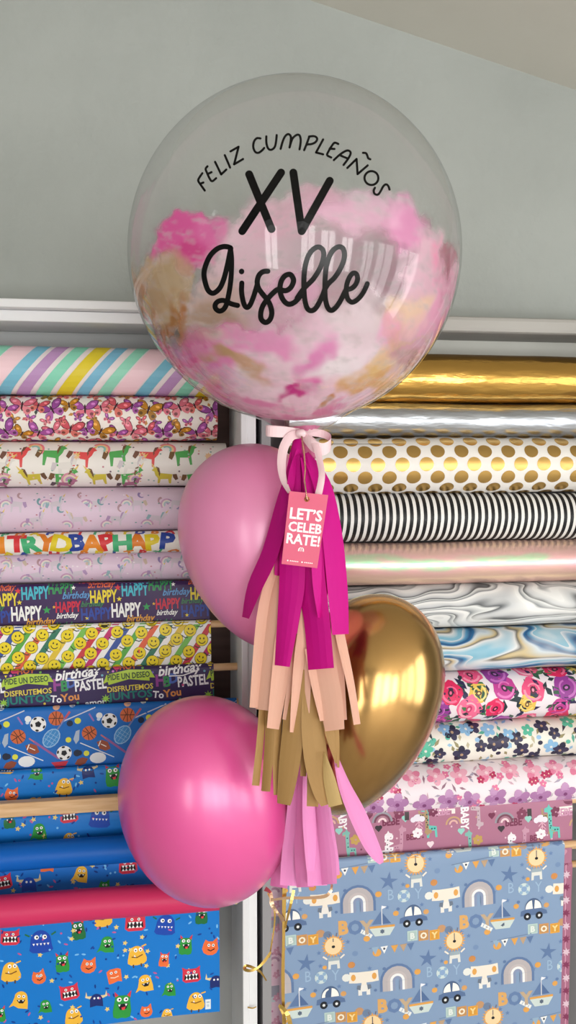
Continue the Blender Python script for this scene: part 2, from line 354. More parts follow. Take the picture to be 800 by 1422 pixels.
class Print:
    def __init__(s, kind, px_l, px_r, xref, yt, yb, Y, base, tilt=0.0, below=0.03, back=.06):
        s.kind, s.Y, s.base = kind, Y, base; s.polys = []; s.yt, s.yb, s.xref = yt, yb, xref
        ym = (yt+yb)/2
        s.xl, s.xr = P(px_l, ym, Y).x, P(px_r, ym, Y).x; s.W = s.xr-s.xl
        zt, zb = P(xref, yt, Y).z, P(xref, yb, Y).z
        s.ym = ym; s.tilt = tilt
        s.k = (P(xref+1, ym, Y)-P(xref, ym, Y)).x
        if kind == 'roll':
            el = math.atan2(abs((ym-630)), FPX); s.r = (zt-zb)/2*math.cos(el); s.zc = (zt+zb)/2
            s.v0, s.v1 = -math.pi*s.r*.45, math.pi*s.r*1.15
        else:
            s.r = .008; s.zt = zt; s.L = zt-zb; s.v0, s.v1 = -back, s.L+below
        s.rng = random.Random(int(yt*7+px_l))
    def place(s, px, py):
        u = P(px, s.ym if s.kind == 'roll' else py, s.Y-(s.r if s.kind == 'roll' else 0)).x - s.xl
        if s.kind == 'roll':
            # small perspective: the roll's own pixel band at this column
            c = 1-2*min(1, max(0, (py-s.yt)/(s.yb-s.yt))); return u, s.r*math.acos(c)
        return u, s.zt-P(px, py, s.Y).z
    def surf(s, u, v, off=0.0):
        x = s.xl+u
        wob = .0012*math.sin(u*9+s.yt)+.0008*math.sin(u*23+s.yt*2)
        if s.kind == 'roll':
            t = v/s.r; rr = s.r*(1+.012*math.sin(u*11+s.yt))+off
            return Vector((x, s.Y-rr*math.sin(t), s.zc+rr*math.cos(t)+wob*.6))
        R_ = s.r
        h = math.pi*R_/2
        yb_ = s.Y+R_                                            # dowel axis
        if v < -h: y, z = yb_+R_+off, s.zt-R_+(v+h)
        elif v < h:
            t = v/R_; y, z = yb_-(R_+off)*math.sin(t), s.zt-R_+(R_+off)*math.cos(t)
        else:
            d = v-h; y = yb_-(R_+off)-d*math.tan(s.tilt)+wob*2*min(1, d/.05); z = s.zt-R_-d
        return Vector((x, y, z))
    # ---- drawing, in photo pixels around an anchor
    def at(s, px, py, sc=1.0, rot=0, flip=1):
        s.A = (*s.place(px, py), sc*s.k, math.radians(rot), flip); s.cnt = getattr(s, "cnt", 0)+1; s.lay = (s.cnt % 7)*.13; return s
    def atuv(s, u, v, sc=1.0, rot=0, flip=1):
        s.A = (u, v, sc*s.k, math.radians(rot), flip); s.cnt = getattr(s, "cnt", 0)+1; s.lay = (s.cnt % 7)*.13; return s
    def _x(s, p):
        u, v, k, r, f = s.A; x, y = p[0]*k*f, p[1]*k
        return (u+x*math.cos(r)-y*math.sin(r), v+x*math.sin(r)+y*math.cos(r))
    def poly(s, pts, col, mat=0):
        s.lay += 1; s.polys.append(([s._x(p) for p in pts], None, col, s.lay, mat)); return s
    def el(s, cx, cy, rx, ry=None, col=(0,0,0), rot=0, n=14, mat=0): return s.poly(ell(cx, cy, rx, ry or rx, rot, n), col, mat)
    def line(s, pts, w, col):
        s.lay += 1
        for (x0,y0),(x1,y1) in zip(pts, pts[1:]):
            d = math.hypot(x1-x0, y1-y0) or 1; nx, ny = -(y1-y0)/d*w/2, (x1-x0)/d*w/2; ex, ey = (x1-x0)/d*w*.2, (y1-y0)/d*w*.2
            s.polys.append(([s._x(p) for p in ((x0-ex+nx,y0-ey+ny),(x1+ex+nx,y1+ey+ny),(x1+ex-nx,y1+ey-ny),(x0-ex-nx,y0-ey-ny))], None, col, s.lay, 0))
        return s
    def arc(s, cx, cy, r0, r1, a0, a1, col, n=10):
        return s.poly(ell(cx, cy, r1, r1, 0, n, a0, a1)+ell(cx, cy, r0, r0, 0, n, a1, a0), col)
    def txt(s, t, x, y, h, col, w=1.0, bold=.02, shear=0, align='c'):
        vs, fs = text_tris(t, bold); k = h/.72
        xs = [v[0] for v in vs]; x0, x1 = min(xs), max(xs)
        ox = (x0+x1)/2 if align == 'c' else x0
        pts = [s._x((x+(vx-ox)*k*w+vy*k*shear, y-(vy-.36)*k)) for vx, vy in vs]
        s.lay += 1; s.polys.append((pts, fs, col, s.lay, 0)); return s
    def build(s, mats, vstep=None, usteps=24):
        """paper mesh: base sheet + motifs"""
        bm = new(); cl = bm.loops.layers.float_color.new('print'); uvl = bm.loops.layers.uv.new('uv')
        vmax = s.v1
        if s.kind == 'roll':
            vs_ = [2*math.pi*s.r*i/40 for i in range(40)]
        else:
            h = math.pi*s.r/2; n = max(6, int(s.L/.02))
            vs_ = [s.v0, -h]+[-h+2*h*i/6 for i in range(1, 7)]+[h+(s.v1-h)*i/n for i in range(1, n+1)]
        grid = [[bm.verts.new(s.surf(s.W*i/usteps, v)) for v in vs_] for i in range(usteps+1)]
        base = lin(s.base)
        for i in range(usteps):
            for j in range(len(vs_) if s.kind == 'roll' else len(vs_)-1):
                j2 = (j+1) % len(vs_)
                f = bm.faces.new((grid[i][j], grid[i][j2], grid[i+1][j2], grid[i+1][j])); f.smooth = True
                for l, (ii, jj) in zip(f.loops, ((i,j),(i,j+1),(i+1,j+1),(i+1,j))):
                    l[cl] = base; l[uvl].uv = (s.W*ii/usteps, (vs_+[2*math.pi*s.r])[jj] if s.kind == 'roll' else vs_[jj])
        mb = new(); ml = mb.faces.layers.int.new('ci'); cols = []; cidx = {}
        for pts, fs, col, lay, mat in s.polys:
            key = (col, mat)
            if key not in cidx: cidx[key] = len(cols); cols.append(key)
            vv = [mb.verts.new((x, y, lay)) for x, y in pts]
            for f in ([tuple(range(len(vv)))] if fs is None else fs):
                try: ff = mb.faces.new([vv[i] for i in f]); ff[ml] = cidx[key]
                except ValueError: pass
        if s.polys:
            mb.normal_update()
            bmesh.ops.triangulate(mb, faces=[f for f in mb.faces if len(f.verts) > 4])
            def cut(co, no, clear=False):
                bmesh.ops.bisect_plane(mb, geom=mb.verts[:]+mb.edges[:]+mb.faces[:], dist=1e-7, plane_co=co, plane_no=no, clear_outer=clear)
            cut((s.W,0,0), (1,0,0), True); cut((0,0,0), (-1,0,0), True)
            cut((0,s.v0+.001,0), (0,-1,0), True); cut((0,s.v1-.0005,0), (0,1,0), True)
            if s.kind == 'roll':
                for i in range(-10, 31):
                    v = i*2*math.pi*s.r/40
                    if s.v0 < v < s.v1: cut((0,v,0), (0,1,0))
            else:
                h = math.pi*s.r/2
                for v in [-h, -h/2, 0, h/2, h]+[h+(s.v1-h)*i/8 for i in range(1, 8)]: cut((0,v,0), (0,1,0))
            mp = {}
            for f in mb.faces:
                key = cols[f[ml]]; nv = []
                for vt in f.verts:
                    kk = vt
                    if kk not in mp: mp[kk] = bm.verts.new(s.surf(vt.co.x, vt.co.y, .00018+.00006*vt.co.z))
                    nv.append(mp[kk])
                try: nf = bm.faces.new(nv)
                except ValueError: continue
                # face outward (toward -y / up)
                nf.normal_update()
                vm = sum(v.co.y for v in f.verts)/len(f.verts); um = sum(v.co.x for v in f.verts)/len(f.verts)
                out = s.surf(um, vm, .01)-s.surf(um, vm, 0)
                if nf.normal.dot(out) < 0: nf.normal_flip()
                nf.smooth = True; nf.material_index = key[1]; c = lin(key[0])
                for l in nf.loops: l[cl] = c
        mb.free()
        s.bm = bm; s.mats = mats; return s
def paper_roll(p, mats, label, group, core=True):
    root = tag(empty('wrapping_paper_roll', (p.xl+p.W/2, p.Y, p.zc-p.r)), label, 'wrapping paper', group)
    p.build(mats); o = obj('paper', p.bm, mats, root)
    bm = new(); n = 20
    rings = [[bm.verts.new((x, p.Y-r*math.sin(t), p.zc+r*math.cos(t))) for t in [k*2*math.pi/n for k in range(n)]]
             for x, r in ((p.xl+.001, p.r*.985), (p.xl+.0015, p.r*.6), (p.xr-.0015, p.r*.6), (p.xr-.001, p.r*.985))]
    for a, c in zip(rings, rings[1:]):
        for k in range(n): bm.faces.new((a[k], a[(k+1)%n], c[(k+1)%n], c[k]))
    obj('cardboard_core', bm, MT['card'], root)
    return root
def paper_sheet(p, mats, label, group):
    p.build(mats); o = obj('wrapping_paper_sheet', p.bm, mats)
    rk, e0, e1 = (lr, LX0+.0305, PX_L-.0005) if group == GL else (rr_, RX0+.0165, RX1-.0005)
    bm = new(); tube(bm, [(e0, p.Y+p.r, p.zt-p.r), (e1, p.Y+p.r, p.zt-p.r)], .0068, 14); obj('dowel', bm, MT['wood'], rk, smooth=False)
    return tag(o, label, 'wrapping paper', group)
# ---------------------------------------------------------------- motifs
def butterfly(p, c1, c2, s=1):
    for sg in (-1, 1):
        p.poly([(sg*x*s,y*s) for x,y in ((0,-1),(3,-7),(7,-11),(12,-12.5),(15.5,-11),(15,-7),(12.5,-3),(8,.5),(3,1))], tuple(int(v*.55) for v in c1))
        p.poly([(sg*x*s,y*s) for x,y in ((.6,-1),(3.6,-6.5),(7.3,-10),(11.6,-11.2),(14,-10.2),(13.6,-7),(11.6,-3.6),(7.6,-.4),(3,.2))], c1)
        p.poly([(sg*x*s,y*s) for x,y in ((0,1),(5,.8),(9,2),(11,5),(9.5,9),(6,11),(3,8.5),(1,5))], c2)
        p.el(sg*7*s, 6*s, 2.2*s, 2*s, tuple(int(v*.6) for v in c2), n=8)
        p.el(sg*9*s, -6*s, 2.4*s, 1.7*s, tuple(min(255, v+55) for v in c1), n=8)
    p.el(0, 0, 1.1*s, 6*s, (70,40,50), n=8)
def unicorn(p, c, mane, s=1):
    p.poly([(-12*s,-5*s),(6*s,-6*s),(10*s,-13*s),(14*s,-15*s),(19*s,-10*s),(15*s,-8*s),(13*s,-2*s),(9*s,3*s),(9*s,15*s),(6*s,15*s),(5*s,5*s),(-6*s,4*s),(-8*s,15*s),(-11*s,15*s),(-11*s,3*s)], c)
    p.poly([(6*s,-6*s),(8*s,-14*s),(13*s,-16*s),(10*s,-9*s),(7*s,0)], mane)
    p.poly([(-12*s,-5*s),(-18*s,-6*s),(-21*s,3*s),(-17*s,6*s),(-13*s,0)], mane)
    p.poly([(14*s,-15*s),(20*s,-21*s),(16.5*s,-13*s)], (230,200,110))
def rainbow(p, cols, r, w):
    for i, c in enumerate(cols): p.arc(0, 0, r-(i+1)*w, r-i*w+.05, 180, 360, c)
MONC = dict(y=(242,186,62), r=(214,52,74), b=(24,72,176), g=(44,150,62), o=(236,112,58), n=(24,42,110), d=(30,110,60))
def monster(p, kind, c, s=1):
    col = MONC[c]; W_ = (250,250,250); K = (24,18,28)
    if kind == 'blob':      # domed body, two eyes, dotted grin
        p.poly([(-13.5*s,5*s)]+ell(0,0,13*s,15*s,0,12,180,360)+[(13.5*s,5*s),(15*s,11*s),(11*s,14.5*s),(0,15.5*s),(-11*s,14.5*s),(-15*s,11*s)], col)
        p.line([(-14*s,-8*s),(-19*s,-11*s)], 2*s, MONC['d']); p.line([(14*s,-8*s),(19*s,-11*s)], 2*s, MONC['d'])
        for x in (-5, 5): p.el(x*s,-6*s,2.9*s,3*s,W_); p.el((x+.6)*s,-6*s,1.2*s,1.4*s,K,n=8)
        for x in (-9,-4.5,0,4.5,9): p.poly([(x*s-1.5*s,2*s),(x*s+1.5*s,2*s),(x*s,5*s)], W_)
    elif kind == 'jaw':     # wide, big toothed mouth, horns
        p.poly([(-14*s,-9*s),(-15*s,-15*s),(-8*s,-11*s),(8*s,-11*s),(15*s,-15*s),(14*s,-9*s),(15*s,8*s),(10*s,12*s),(-10*s,12*s),(-15*s,8*s)], col)
        p.poly([(-11*s,-2*s),(11*s,-2*s),(12*s,7*s),(-12*s,7*s)], K)
        for x in (-8,-3,3,8): p.poly([(x*s-2.2*s,-2*s),(x*s+2.2*s,-2*s),(x*s,2.6*s)], W_); p.poly([(x*s-2.2*s,7*s),(x*s+2.2*s,7*s),(x*s,3*s)], W_)
        for x in (-5, 5): p.el(x*s,-6*s,2.2*s,2.2*s,W_,n=10); p.el(x*s,-6*s,1*s,1*s,K,n=8)
    elif kind == 'tall':    # tall body, ears, open mouth with tongue
        p.poly([(-5*s,17*s),(-10*s,15*s),(-11*s,8*s),(-9*s,-8*s),(-10*s,-17*s),(-5*s,-12*s),(5*s,-12*s),(10*s,-18*s),(9*s,-6*s),(11*s,8*s),(10*s,15*s),(5*s,17*s),(0,16*s)], col)
        p.poly([(-10*s,-17*s),(-5*s,-12*s),(-9*s,-10*s)], MONC['r']); p.poly([(10*s,-18*s),(5*s,-12*s),(9*s,-9*s)], MONC['r'])
        for x in (-4, 4): p.el(x*s,-7*s,2.8*s,2.8*s,W_); p.el(x*s+.4*s,-7*s,1.2*s,1.2*s,K,n=8)
        p.poly([(-6*s,-1*s),(7*s,-2*s),(5*s,5*s),(-2*s,6*s)], K); p.poly([(-1*s,3*s),(4*s,2*s),(3*s,6*s),(0,6*s)], (226,60,70))
        p.poly([(-5*s,-1*s),(-2*s,-1*s),(-3.5*s,2*s)], W_); p.poly([(3*s,-1.5*s),(6*s,-1.5*s),(4.5*s,1.5*s)], W_)
    elif kind == 'lump':    # heavy body, small horns, frown
        p.poly([(-13*s,6*s)]+ell(0,0,11*s,13*s,0,10,195,345)+[(13.5*s,6*s),(13*s,11*s),(9*s,14.5*s),(0,15.5*s),(-9*s,14.5*s),(-13.5*s,11*s)], col)
        for x in (-6,5): p.line([(x*s,14*s),(x*s,18*s)], 2*s, (80,60,40))
        p.line([(8*s,-11*s),(14*s,-13*s)], 2*s, col)
        for x in (-1, 6): p.el(x*s,-7*s,2.6*s,3*s,W_); p.el(x*s,-6.5*s,1.1*s,1.2*s,K,n=8)
        p.line([(-7*s,2*s),(0,4*s),(8*s,1*s)], 1.4*s, (120,70,30)); p.poly([(-4*s,2*s),(-1.5*s,3*s),(-3*s,-1*s)], W_)
    elif kind == 'ghost':   # tailed drop with smile
        p.poly([(12*s,14*s),(-2*s,13*s),(-9*s,9*s),(-16*s,12*s),(-11*s,4*s),(-8*s,-6*s)]+ell(1*s,-5*s,9.5*s,9*s,0,8,190,350)+[(12*s,4*s)], col)
        for x in (-2, 5): p.el(x*s,-6*s,2.4*s,2.4*s,W_,n=10); p.el(x*s,-6*s,1.1*s,1.1*s,K,n=8)
        p.poly([(-5*s,0),(8*s,-1*s),(5*s,5*s),(-1*s,5*s)], K); p.poly([(-3*s,0),(0,0),(-1.5*s,2.6*s)], W_); p.poly([(3*s,-.5*s),(6*s,-.5*s),(4.5*s,2*s)], W_)
    elif kind == 'fox':     # round body, pointed ears
        p.poly([(-11*s,3*s),(-9.5*s,-4*s),(-7*s,-10*s),(-3*s,-7.5*s),(3*s,-7.5*s),(9*s,-13*s),(10*s,-4*s),(11.5*s,3*s),(9*s,9*s),(4*s,12*s),(-3*s,12*s),(-8.5*s,9*s)], col)
        for x in (-2, 4): p.el(x*s,-2*s,2*s,2.2*s,W_,n=10); p.el(x*s,-2*s,1*s,1*s,K,n=8)
        p.line([(-3*s,4*s),(1*s,6*s),(6*s,3*s)], 1.3*s, K)
    elif kind == 'box':     # squarish with a flat smile
        p.poly([(-10*s,12*s),(-11*s,-8*s),(-6*s,-11*s),(6*s,-11*s),(11*s,-8*s),(10*s,12*s),(4*s,10*s),(-4*s,12*s)], col)
        for x in (-4, 3): p.el(x*s,-5*s,2.1*s,2.1*s,W_,n=10); p.el(x*s,-5*s,1*s,1*s,K,n=8)
        p.line([(-6*s,2*s),(0,3.5*s),(6*s,2*s)], 1.4*s, (250,220,190))
    elif kind == 'horn':    # dark body with pale horns
        p.poly([(-10*s,12*s)]+ell(0,0,10*s,10*s,0,10,185,355)+[(11*s,12*s),(0,10*s)], col)
        for g in (-1, 1): p.poly([(g*7*s,-7*s),(g*14*s,-7*s),(g*16*s,-15*s),(g*17.5*s,-5*s),(g*10*s,-2*s)], (226,206,160))
        for x in (-3, 3): p.el(x*s,-3*s,1.6*s,1.8*s,W_,n=10)
def mon_bits(p, n, x0, x1, y0, y1):
    for _ in range(n):
        p.at(p.rng.uniform(x0,x1), p.rng.uniform(y0,y1), 1, p.rng.uniform(0,180)); c = p.rng.choice([(10,60,150),(12,70,160),(120,190,240),(232,206,120),(190,90,150),(10,56,140)])
        k = p.rng.random()
        if c == (232,206,120): p.poly(starp(0,0,4,.5,5), c)
        elif k < .6: p.el(0,0,1.3,3.2,c,n=8)
        else: p.el(0,0,1.6,1.6,c,n=8)
def flower(p, r, c, cc, n=5, dark=None):
    for i in range(n):
        a = 360/n*i+20; p.el(r*.55*math.cos(math.radians(a)), r*.55*math.sin(math.radians(a)), r*.52, r*.40, c if i%2 or not dark else dark, a, 10)
    p.el(0, 0, r*.42, r*.36, dark or c, 0, 10); p.el(r*.05, r*.02, r*.2, r*.18, cc, 0, 8)
def rose(p, r, c, hi, eye):
    p.poly([(r*(1+.12*math.sin(5*t+1))*math.cos(t), r*.9*(1+.1*math.cos(4*t))*math.sin(t)) for t in [i*2*math.pi/18 for i in range(18)]], c)
    p.arc(0, 0, r*.62, r*.8, 150, 290, hi); p.arc(0, 0, r*.4, r*.52, 320, 470, hi); p.el(0, -r*.05, r*.3, r*.22, eye, 15, 10); p.el(0, -r*.05, r*.14, r*.1, hi, 15, 8)
def leaf(p, l, w, c): p.poly([(0,0),(l*.4,-w),(l,0),(l*.45,w)], c)
# ================================================================ left rack: papers
def axle(p):
    bm = new(); tube(bm, [(LX0+.0305, p.Y, p.zc), (PX_L-.0005, p.Y, p.zc)], .006, 14); obj('dowel', bm, MT['wood'], lr)
GL, GR = 'wrapping papers on the left rack', 'wrapping papers on the right rack'
PM = [MT['print'], MT['gold_dot']]
RY = -.11
# pastel diagonal stripes
p = Print('roll', -150, 302, 120, 483, 549, RY, (238,226,226))
hv = math.pi*p.r
for x0 in (-390, -195, 0, 195):
    for dx, w_, c in ((30,19,(124,190,214)),(57,18,(190,148,196)),(85,19,(140,218,190)),(115,21,(228,206,52)),(141,17,(124,186,214)),(171,18,(150,220,194)),(198,30,(246,210,218))):
        p.atuv(p.place(x0+dx, p.ym)[0], 0); h_ = hv/p.k
        for i in range(12):
            t0, t1 = math.pi*i/12, math.pi*(i+1)/12; c0, c1 = 29*math.cos(t0), 29*math.cos(t1)
            p.poly([(c0-w_/2, h_*i/12), (c0+w_/2, h_*i/12), (c1+w_/2, h_*(i+1)/12), (c1-w_/2, h_*(i+1)/12)], c)
paper_roll(p, PM, 'roll with pastel blue, lilac, mint and yellow diagonal stripes, topmost on the left rack', GL)
# butterflies
p = Print('roll', -150, 300, 120, 550, 612, RY, (242,232,224))
bc = [((150,72,150),(176,96,168)),((222,110,130),(232,140,150)),((196,132,40),(170,120,50)),((206,84,96),(222,120,110)),((170,84,160),(226,120,140))]
for i in range(120):
    p.atuv(p.rng.uniform(0,p.W), p.rng.uniform(.02,1)*hv, 1, p.rng.uniform(0,360)); c = p.rng.choice([(70,84,76),(200,100,100),(150,70,110),(196,140,70),(120,70,100)]); leaf(p, 8, 2.4, c)
for i in range(23):
    x = -146+i*22
    for k, fr in enumerate((.34, .51, .67, .1, .9)):
        c1, c2 = bc[(i*2+k*3) % 5]; p.atuv(p.place(x+(k%2)*11+p.rng.uniform(-2,2), p.ym)[0], hv*(fr+p.rng.uniform(-.04,.04)), 1, p.rng.uniform(-35,35)); butterfly(p, c1, c2, ((1.25, .95)[i % 2], .5, (.9, 1.2)[i % 2], .8, .8)[k])
paper_roll(p, PM, 'roll of cream paper covered in purple, pink and orange butterflies', GL)
# bright unicorns
p = Print('roll', -150, 313, 120, 614, 676, RY, (240,234,228))
for i in range(5):
    x = -162+i*92
    for dx, fr, c, m_, f_, sc in ((0,.36,(226,84,84),(120,84,70),1,.92),(50,.34,(88,172,92),(120,90,60),1,.95),(22,.66,(208,190,70),(110,80,60),-1,.85),(-26,.8,(176,110,140),(90,70,80),1,.85),(-22,.5,(228,222,216),(206,196,200),1,.9),(66,.66,(88,172,92),(120,90,60),1,.9)):
        p.atuv(p.place(x+dx, p.ym)[0], hv*fr, 1, p.rng.uniform(-8,8), f_); unicorn(p, c, m_, sc*1.12)
    p.atuv(p.place(x+26, p.ym)[0], hv*.26, 1, 40); rainbow(p, [(236,130,140),(244,200,150),(150,200,190)], 13, 3)
    p.atuv(p.place(x+74, p.ym)[0], hv*.7, 1, -30); rainbow(p, [(220,150,170),(230,210,190),(190,150,190)], 12, 3)
    p.atuv(p.place(x+84, p.ym)[0], hv*.36); p.poly(starp(0,0,6,.6,8), (236,196,150))
for i in range(120):
    p.atuv(p.rng.uniform(0,p.W), p.rng.uniform(.02,1)*hv); p.el(0,0,1.5,1.5,p.rng.choice([(130,110,120),(226,190,160),(200,140,150),(150,180,170)]),n=6)
paper_roll(p, PM, 'roll of white paper with red, green and yellow prancing unicorns', GL)
def lilac(yt, yb, label):
    p = Print('roll', -150, 300, 120, yt, yb, RY, (226,202,222)); h = math.pi*p.r
    for i in range(17):
        x = -146+i*28
        p.atuv(p.place(x, p.ym)[0], h*(.4+.22*(i%2)), 1, p.rng.uniform(-10,10), 1 if i%3 else -1); unicorn(p, (212,200,212), p.rng.choice([(150,180,190),(180,150,190),(206,186,170)]), .72)
        p.atuv(p.place(x+14, p.ym)[0], h*(.72-.3*(i%2)), 1, p.rng.uniform(-40,40)); rainbow(p, [(206,160,196),(232,222,214),(176,196,206)], 9, 2.2)
        p.atuv(p.place(x+7, p.ym)[0], h*(.26+.3*(i%3)/3), 1, p.rng.uniform(0,90)); p.poly(ell(0,0,6,6,0,8,20,170)+ell(1,-1.5,4,5,0,8,170,20), p.rng.choice([(120,160,170),(150,130,180),(186,150,160)]))
    for i in range(110):
        p.atuv(p.rng.uniform(0,p.W), p.rng.uniform(.05,1)*h); p.el(0,0,1.5,1.1,p.rng.choice([(150,150,180),(196,130,150),(120,160,160),(240,228,236)]),n=6)
    return paper_roll(p, PM, label, GL)
lilac(677, 739, 'roll of pale lilac paper with faint pastel unicorns, below the bright unicorn roll')
# letters: thin roll pushed forward
p = Print('roll', -150, 300, 120, 739, 769, RY-.028, (244,240,232)); h = math.pi*p.r
cl_ = [(46,72,160),(228,204,40),(226,128,40),(72,176,120),(214,54,60),(232,140,44)]
s_ = 'BAPHAPPITRYD'
for i in range(23):
    x = -150+i*21+5
    p.atuv(p.place(x, p.ym)[0], h*(.44+.04*(i%2)), 1, p.rng.uniform(-16,16)); p.txt(s_[i%12], 0, 0, 25, cl_[(i*5)%6], 1.15, .05)
    p.atuv(p.place(x+9, p.ym)[0], h*.86, 1, p.rng.uniform(-30,30)); p.txt(s_[(i+5)%12], 0, 0, 12, cl_[(i*5+2)%6], 1.3, .05)
    p.atuv(p.place(x+4, p.ym)[0], h*.1, 1, 10); p.txt(s_[(i+7)%12], 0, 0, 10, cl_[(i*5+4)%6], 1.4, .05)
paper_roll(p, PM, 'thin roll of white paper printed with big multicoloured birthday letters', GL)
lilac(763, 808, 'lilac roll with faint pastel unicorns, between the letter roll and the purple paper')
# purple HAPPY birthday sheet
p = Print('sheet', -150, 291, 120, 810, 868, -.148, (58,30,84))
for k in range(-2, 3):
    o_ = k*138.6
    for t, x, y, hh, c, w_, b_, sh in (('HAPPY',49,824,18,(70,186,206),.5,.03,0),('HAPPY',85,818,17,(48,150,84),.5,.03,0),('birthday',140,815,10,(226,104,60),.8,.02,.3),
            ('birthday',106,829,10,(90,150,206),.85,.02,.3),('HAPPY',144,832,18,(236,214,54),.5,.03,0),('HAPPY',37,852,20,(246,246,244),.5,.03,0),('birthday',56,864,10,(226,160,50),.85,.02,.3),
            ('birthday',93,857,8,(246,246,244),.8,.02,.3),('HAPPY',95,845,15,(206,34,64),.56,.03,0),('HAPPY',134,856,17,(44,70,160),.6,.03,0),('birthday',128,842,8,(52,130,76),.85,.02,.3),('HAPPY',124,808,10,(206,40,60),.7,.03,0),('birthday',92,870,8,(60,150,80),.8,.02,.3)):
        p.at(x+o_, y-(.036*(x+o_-120)), 1, -1.5); p.txt(t, 0, 0, hh, c, w_, b_, sh)
    for x, y, r, c in ((65,849,6,(52,160,84)),(102,819,3.5,(246,246,244)),(27,837,4,(236,214,54)),(25,821,5,(214,50,60)),(75,845,2.5,(236,180,50)),(107,845,2.2,(214,50,70)),(121,862,3,(236,214,54))):
        p.at(x+o_, y-(.036*(x+o_-120))); p.poly(starp(0,0,r), c)
paper_sheet(p, PM, 'purple paper sheet printed HAPPY birthday in many colours, hung on the left rack', GL)
# smileys
p = Print('sheet', -150, 293, 120, 867, 930, -.1645, (246,244,240))
sc_ = [(196,46,110),(60,86,160),(90,170,70),(226,98,60),(52,120,96),(228,196,60),(120,190,80),(206,60,70)]
for i in range(-8, 26):
    x = i*19.5-10; p.at(x, 897-.045*(x-120)); p.poly([(22,-44),(32,-44),(-32,52),(-42,52)], sc_[i % 8])
for j, yy in enumerate((870, 884, 898, 913, 926, 938)):
    for i in range(-5, 9):
        x = i*34+(17 if j % 2 else 0)+8; y = yy-.047*(x-120)+p.rng.uniform(-2,2); p.at(x+p.rng.uniform(-2,2), y, 1, p.rng.uniform(-25,25))
        p.el(0,0,9.2,9.2,(70,66,30),n=16); p.el(0,0,8.6,8.6,(238,214,32),n=16); p.el(-2.6,-2.2,1.1,1.7,(60,50,20),n=6); p.el(2.6,-2.2,1.1,1.7,(60,50,20),n=6); p.arc(0,0,4.4,5.6,20,160,(60,50,20),8)
        p.line([(-11,8),(-6,11),(-2,10.5)], 1.3, (40,60,50))
paper_sheet(p, PM, 'white paper sheet with rainbow diagonal stripes and yellow smiley faces', GL)
# birthday wishes in Spanish
p = Print('sheet', -150, 297, 120, 929, 985, -.181, (56,40,88))
for k in range(-2, 3):
    o_ = k*142
    def q(x, y, rot=-3): return p.at(x+o_, y-.045*(x+o_-60)-1, 1, rot)
    q(107,941,-6).txt('birthday',0,0,14,(248,248,250),.95,.03,.25)
    p.line([(-16,9),(4,11),(28,6)], 1.6, (248,248,250))
    q(37,951).poly([(-37,6),(-31,-7),(0,-12),(31,-9),(37,3),(29,2),(29,7),(0,2),(-29,8),(-30,3)], (178,206,70)); p.txt('PIDE UN DESEO',0,-3.2,8.5,(60,84,60),.72,.03)
    q(39,965).txt('DISFRUTEMOS',0,0,8,(226,208,80),.92,.02); q(39,975).txt('JUNTOS',0,0,11,(36,128,120),1.1,.03)
    q(81,956).txt('H',0,0,17,(150,70,150),.9,.04); q(90,958).txt('B',0,0,15,(60,150,90),.9,.04); q(99,954).txt('D',0,0,14,(80,110,190),.9,.04)
    q(78,976,6).txt('To',0,0,10,(246,246,250),1,.03); q(97,974,-6).txt('You',0,0,11,(226,150,80),1,.03)
    q(126,958,-4).txt('PASTEL',0,0,15,(246,246,250),.66,.03); q(5,979).poly(starp(0,0,7,.4,8),(150,200,70)); q(133,983,-4).txt('amor',0,0,8,(246,246,250),1.2,.03)
    q(20,936,0).poly(ell(-2.5,-1.5,3,3,0,8,120,360)+ell(2.5,-1.5,3,3,0,8,180,420)+[(0,6)], (226,70,120)); q(36,935).txt('HOY',0,0,8,(220,120,70),1,.03)
    q(150,938,0).poly([(-5,-4),(5,-5),(0,6)], (240,220,60))
    for x, y, c in ((70,945,(110,90,190)),(112,964,(214,80,140)),(62,982,(226,200,80)),(142,946,(120,180,200)),(15,941,(200,120,200)),(108,983,(80,170,130)),(56,938,(120,180,90))): q(x,y).el(0,0,1.8,1.8,c,n=8)
paper_sheet(p, PM, 'dark purple paper sheet with Spanish birthday wishes and green banners', GL)
